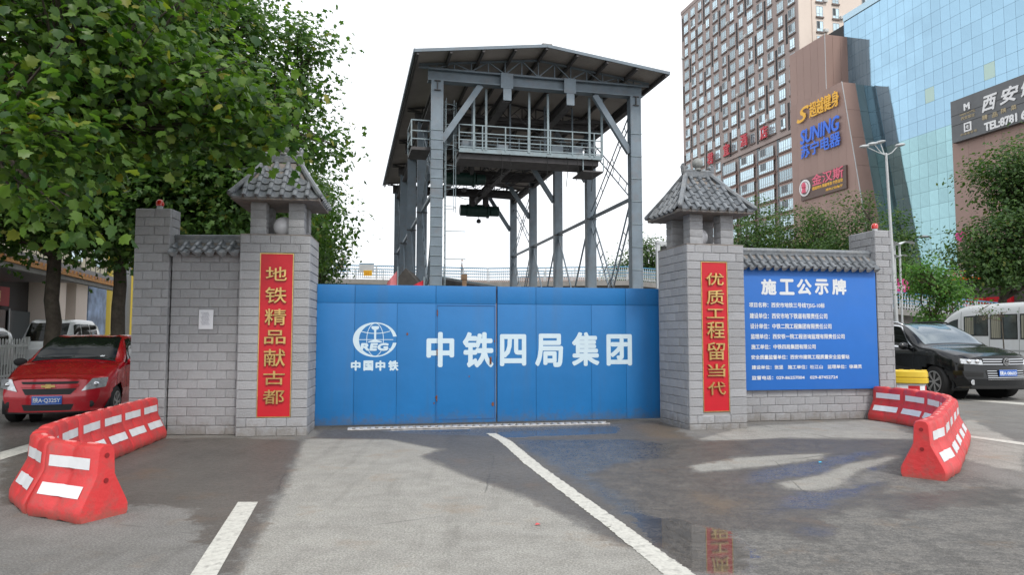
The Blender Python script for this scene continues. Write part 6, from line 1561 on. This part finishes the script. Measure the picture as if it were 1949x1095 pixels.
tree('street_tree', 'small distant tree seen between the shed and the right gate pillar', (12.4, 72), (12.4, 72, 4), .2, [(11.6, 72, 7.4, 2.4, 2.2, 2.0), (13.8, 72, 9.2, 2.2, 2.2, 2.4)], 150, 55, .30, LM_far, KK, None, 63, 0, .55, 5, shell=.3)

# ================================================================ STREET LAMPS
x0_ = (1697-CX)/F*31.0
t = thing('street_lamp', 'tall white street lamp pole with four lamp heads beside the glass building', 'street lamp', (x0_+.25, 31, 0)); t.rotation_euler = (0, R(-1.4), 0)
MB().tube([(0, 0, 0), (0, 0, 1.2), (0, 0, 9.6)], [.085, .08, .05], 12).build('pole', M_pale, t, smooth=40)
for k, (dx, dy, z) in enumerate(((-.95, -.25, 9.85), (-.55, -.1, 10.0), (-.17, .1, 10.12), (.62, .1, 9.98))):
    MB().tube([(0, 0, 9.5), (dx*.45, dy*.45, 9.62), (dx, dy, z-.03)], .022, 6).build('arm', M_pale, t)
    h_ = MB().sphere((0, 0, 0), .16, 14, 8); h_.v = [(a*1.6, b_*.8, c*.45) for a, b_, c in h_.v]
    h_.build('lamp_head', mat('lamp_head_grey', (.45, .47, .48), .4), t, (dx*1.15, dy*1.15, z), (0, R(8 if dx < 0 else -8), math.atan2(dy, dx)), smooth=40)
x, z = AT(1707, 467, 44)
t = thing('street_lamp', 'twin pole lamp with white wing shaped hoods above the footbridge', 'street lamp', (x, 44, 0), R(10))
for dx in (-.18, .18): MB().tube([(dx, 0, 0), (dx, 0, z)], .06, 8).build('pole', M_pale, t)
for s_, zz, k in ((1, z, 1), (-1, z, 1), (1, z-.75, .55), (-1, z-.75, .55)):
    mb = MB(); n = 8; vs = []
    for i in range(n+1): f = i/n; zc_ = zz+.05+.22*math.sin(f*2.6)*k; vs += [(s_*(.05+1.1*f*k), -.35*k*(1-.5*f), zc_), (s_*(.05+1.1*f*k), .35*k*(1-.5*f), zc_)]
    mb.add(vs+[(a, b_, c-.05) for a, b_, c in vs], [(2*i, 2*i+1, 2*i+3, 2*i+2) for i in range(n)]+[(2*(n+1)+2*i, 2*(n+1)+2*i+1, 2*(n+1)+2*i+3, 2*(n+1)+2*i+2) for i in range(n)]).build('hood', M_white, t, smooth=40, fix=False)

# ================================================================ PEOPLE ON THE FOOTBRIDGE
def person(label, x, y, z, rz, shirt, trousers, hair=(.02, .015, .012), stride=.16):
    J = {'pel': ((0, 0, .93), .125), 'waist': ((0, 0, 1.08), .115), 'chest': ((0, .0, 1.30), .14), 'neckb': ((0, 0, 1.44), .075), 'neck': ((0, -.01, 1.50), .052), 'head': ((0, -.02, 1.58), .078), 'crown': ((0, -.01, 1.68), .072),
         'lh': ((.09, 0, .90), .10), 'lk': ((.10, -stride*.5, .50), .062), 'la': ((.10, -stride, .09), .042), 'lt': ((.11, -stride-.16, .03), .032),
         'rh': ((-.09, 0, .90), .10), 'rk': ((-.10, stride*.3, .50), .062), 'ra': ((-.10, stride, .09), .042), 'rt': ((-.11, stride-.15, .03), .032),
         'ls': ((.18, 0, 1.40), .062), 'le': ((.23, .03, 1.13), .042), 'lw': ((.24, -.08, .90), .030), 'lf': ((.24, -.11, .81), .028),
         'rs': ((-.18, 0, 1.40), .062), 're': ((-.23, .03, 1.13), .042), 'rw': ((-.24, -.06, .90), .030), 'rf': ((-.24, -.09, .81), .028)}
    E = [('pel', 'waist'), ('waist', 'chest'), ('chest', 'neckb'), ('neckb', 'neck'), ('neck', 'head'), ('head', 'crown'), ('pel', 'lh'), ('lh', 'lk'), ('lk', 'la'), ('la', 'lt'), ('pel', 'rh'), ('rh', 'rk'), ('rk', 'ra'), ('ra', 'rt'), ('chest', 'ls'), ('ls', 'le'), ('le', 'lw'), ('lw', 'lf'), ('chest', 'rs'), ('rs', 're'), ('re', 'rw'), ('rw', 'rf')]
    ks = list(J); me = bpy.data.meshes.new('p'); me.from_pydata([J[k][0] for k in ks], [(ks.index(a), ks.index(b_)) for a, b_ in E], [])
    o = bpy.data.objects.new('p', me); COL.objects.link(o); o.modifiers.new('s', 'SKIN'); o.modifiers.new('u', 'SUBSURF').levels = 1; o.modifiers['u'].render_levels = 1
    for i, k in enumerate(ks): r_ = J[k][1]; me.skin_vertices[0].data[i].radius = (r_, r_*.85)
    me.skin_vertices[0].data[0].use_root = True
    m2 = bpy.data.meshes.new_from_object(o.evaluated_get(bpy.context.evaluated_depsgraph_get())); bpy.data.objects.remove(o)
    for m_ in (mat('skin', (.38, .22, .15), .6), mat('shirt'+label[:12], shirt, .8), mat('trousers'+label[:12], trousers, .8), mat('hair', hair, .6), mat('shoe', (.02, .02, .02), .5)): m2.materials.append(m_)
    for p in m2.polygons:
        c = p.center; p.material_index = 4 if c.z < .085 else 2 if c.z < .97 and abs(c.x) < .215 else 3 if (c.z > 1.62 or (c.z > 1.53 and c.y > .02)) else 0 if c.z > 1.46 or (abs(c.x) > .2 and c.z < 1.16) else 1
        p.use_smooth = True
    t = thing('person', label, 'person', (x, y, z), rz); inst('body', m2, t)
x, _ = AT(651, 520, 59.6); person('person in a white shirt and dark trousers walking on the footbridge', x, 59.6, 6.47, R(70), (.70, .71, .74), (.02, .022, .03))
x, _ = AT(879, 520, 59.4); person('person in a blue jacket and dark trousers standing on the footbridge', x, 59.4, 6.32, R(100), (.10, .17, .30), (.03, .035, .05), stride=.05)
# litter on the road
for (u, v, col_, lab) in ((1023, 1001, (.6, .1, .1), 'tiny red scrap of litter on the concrete drive'), (1561, 882, (.05, .45, .7), 'tiny light blue scrap on the wet asphalt'), (1158, 1004, (.5, .5, .45), 'tiny pale stone beside the long white line')):
    x, y = G(u, v); mb = MB(); mb.add([(-.02, -.012, .006), (.018, -.015, .012), (.024, .012, .007), (-.012, .018, .014), (0, 0, .02)], [(0, 1, 4), (1, 2, 4), (2, 3, 4), (3, 0, 4)]); o = mb.build('litter', mat('litter_'+lab[:8], col_, .6), None, (x, y, 0)); tag(o, lab, 'litter')
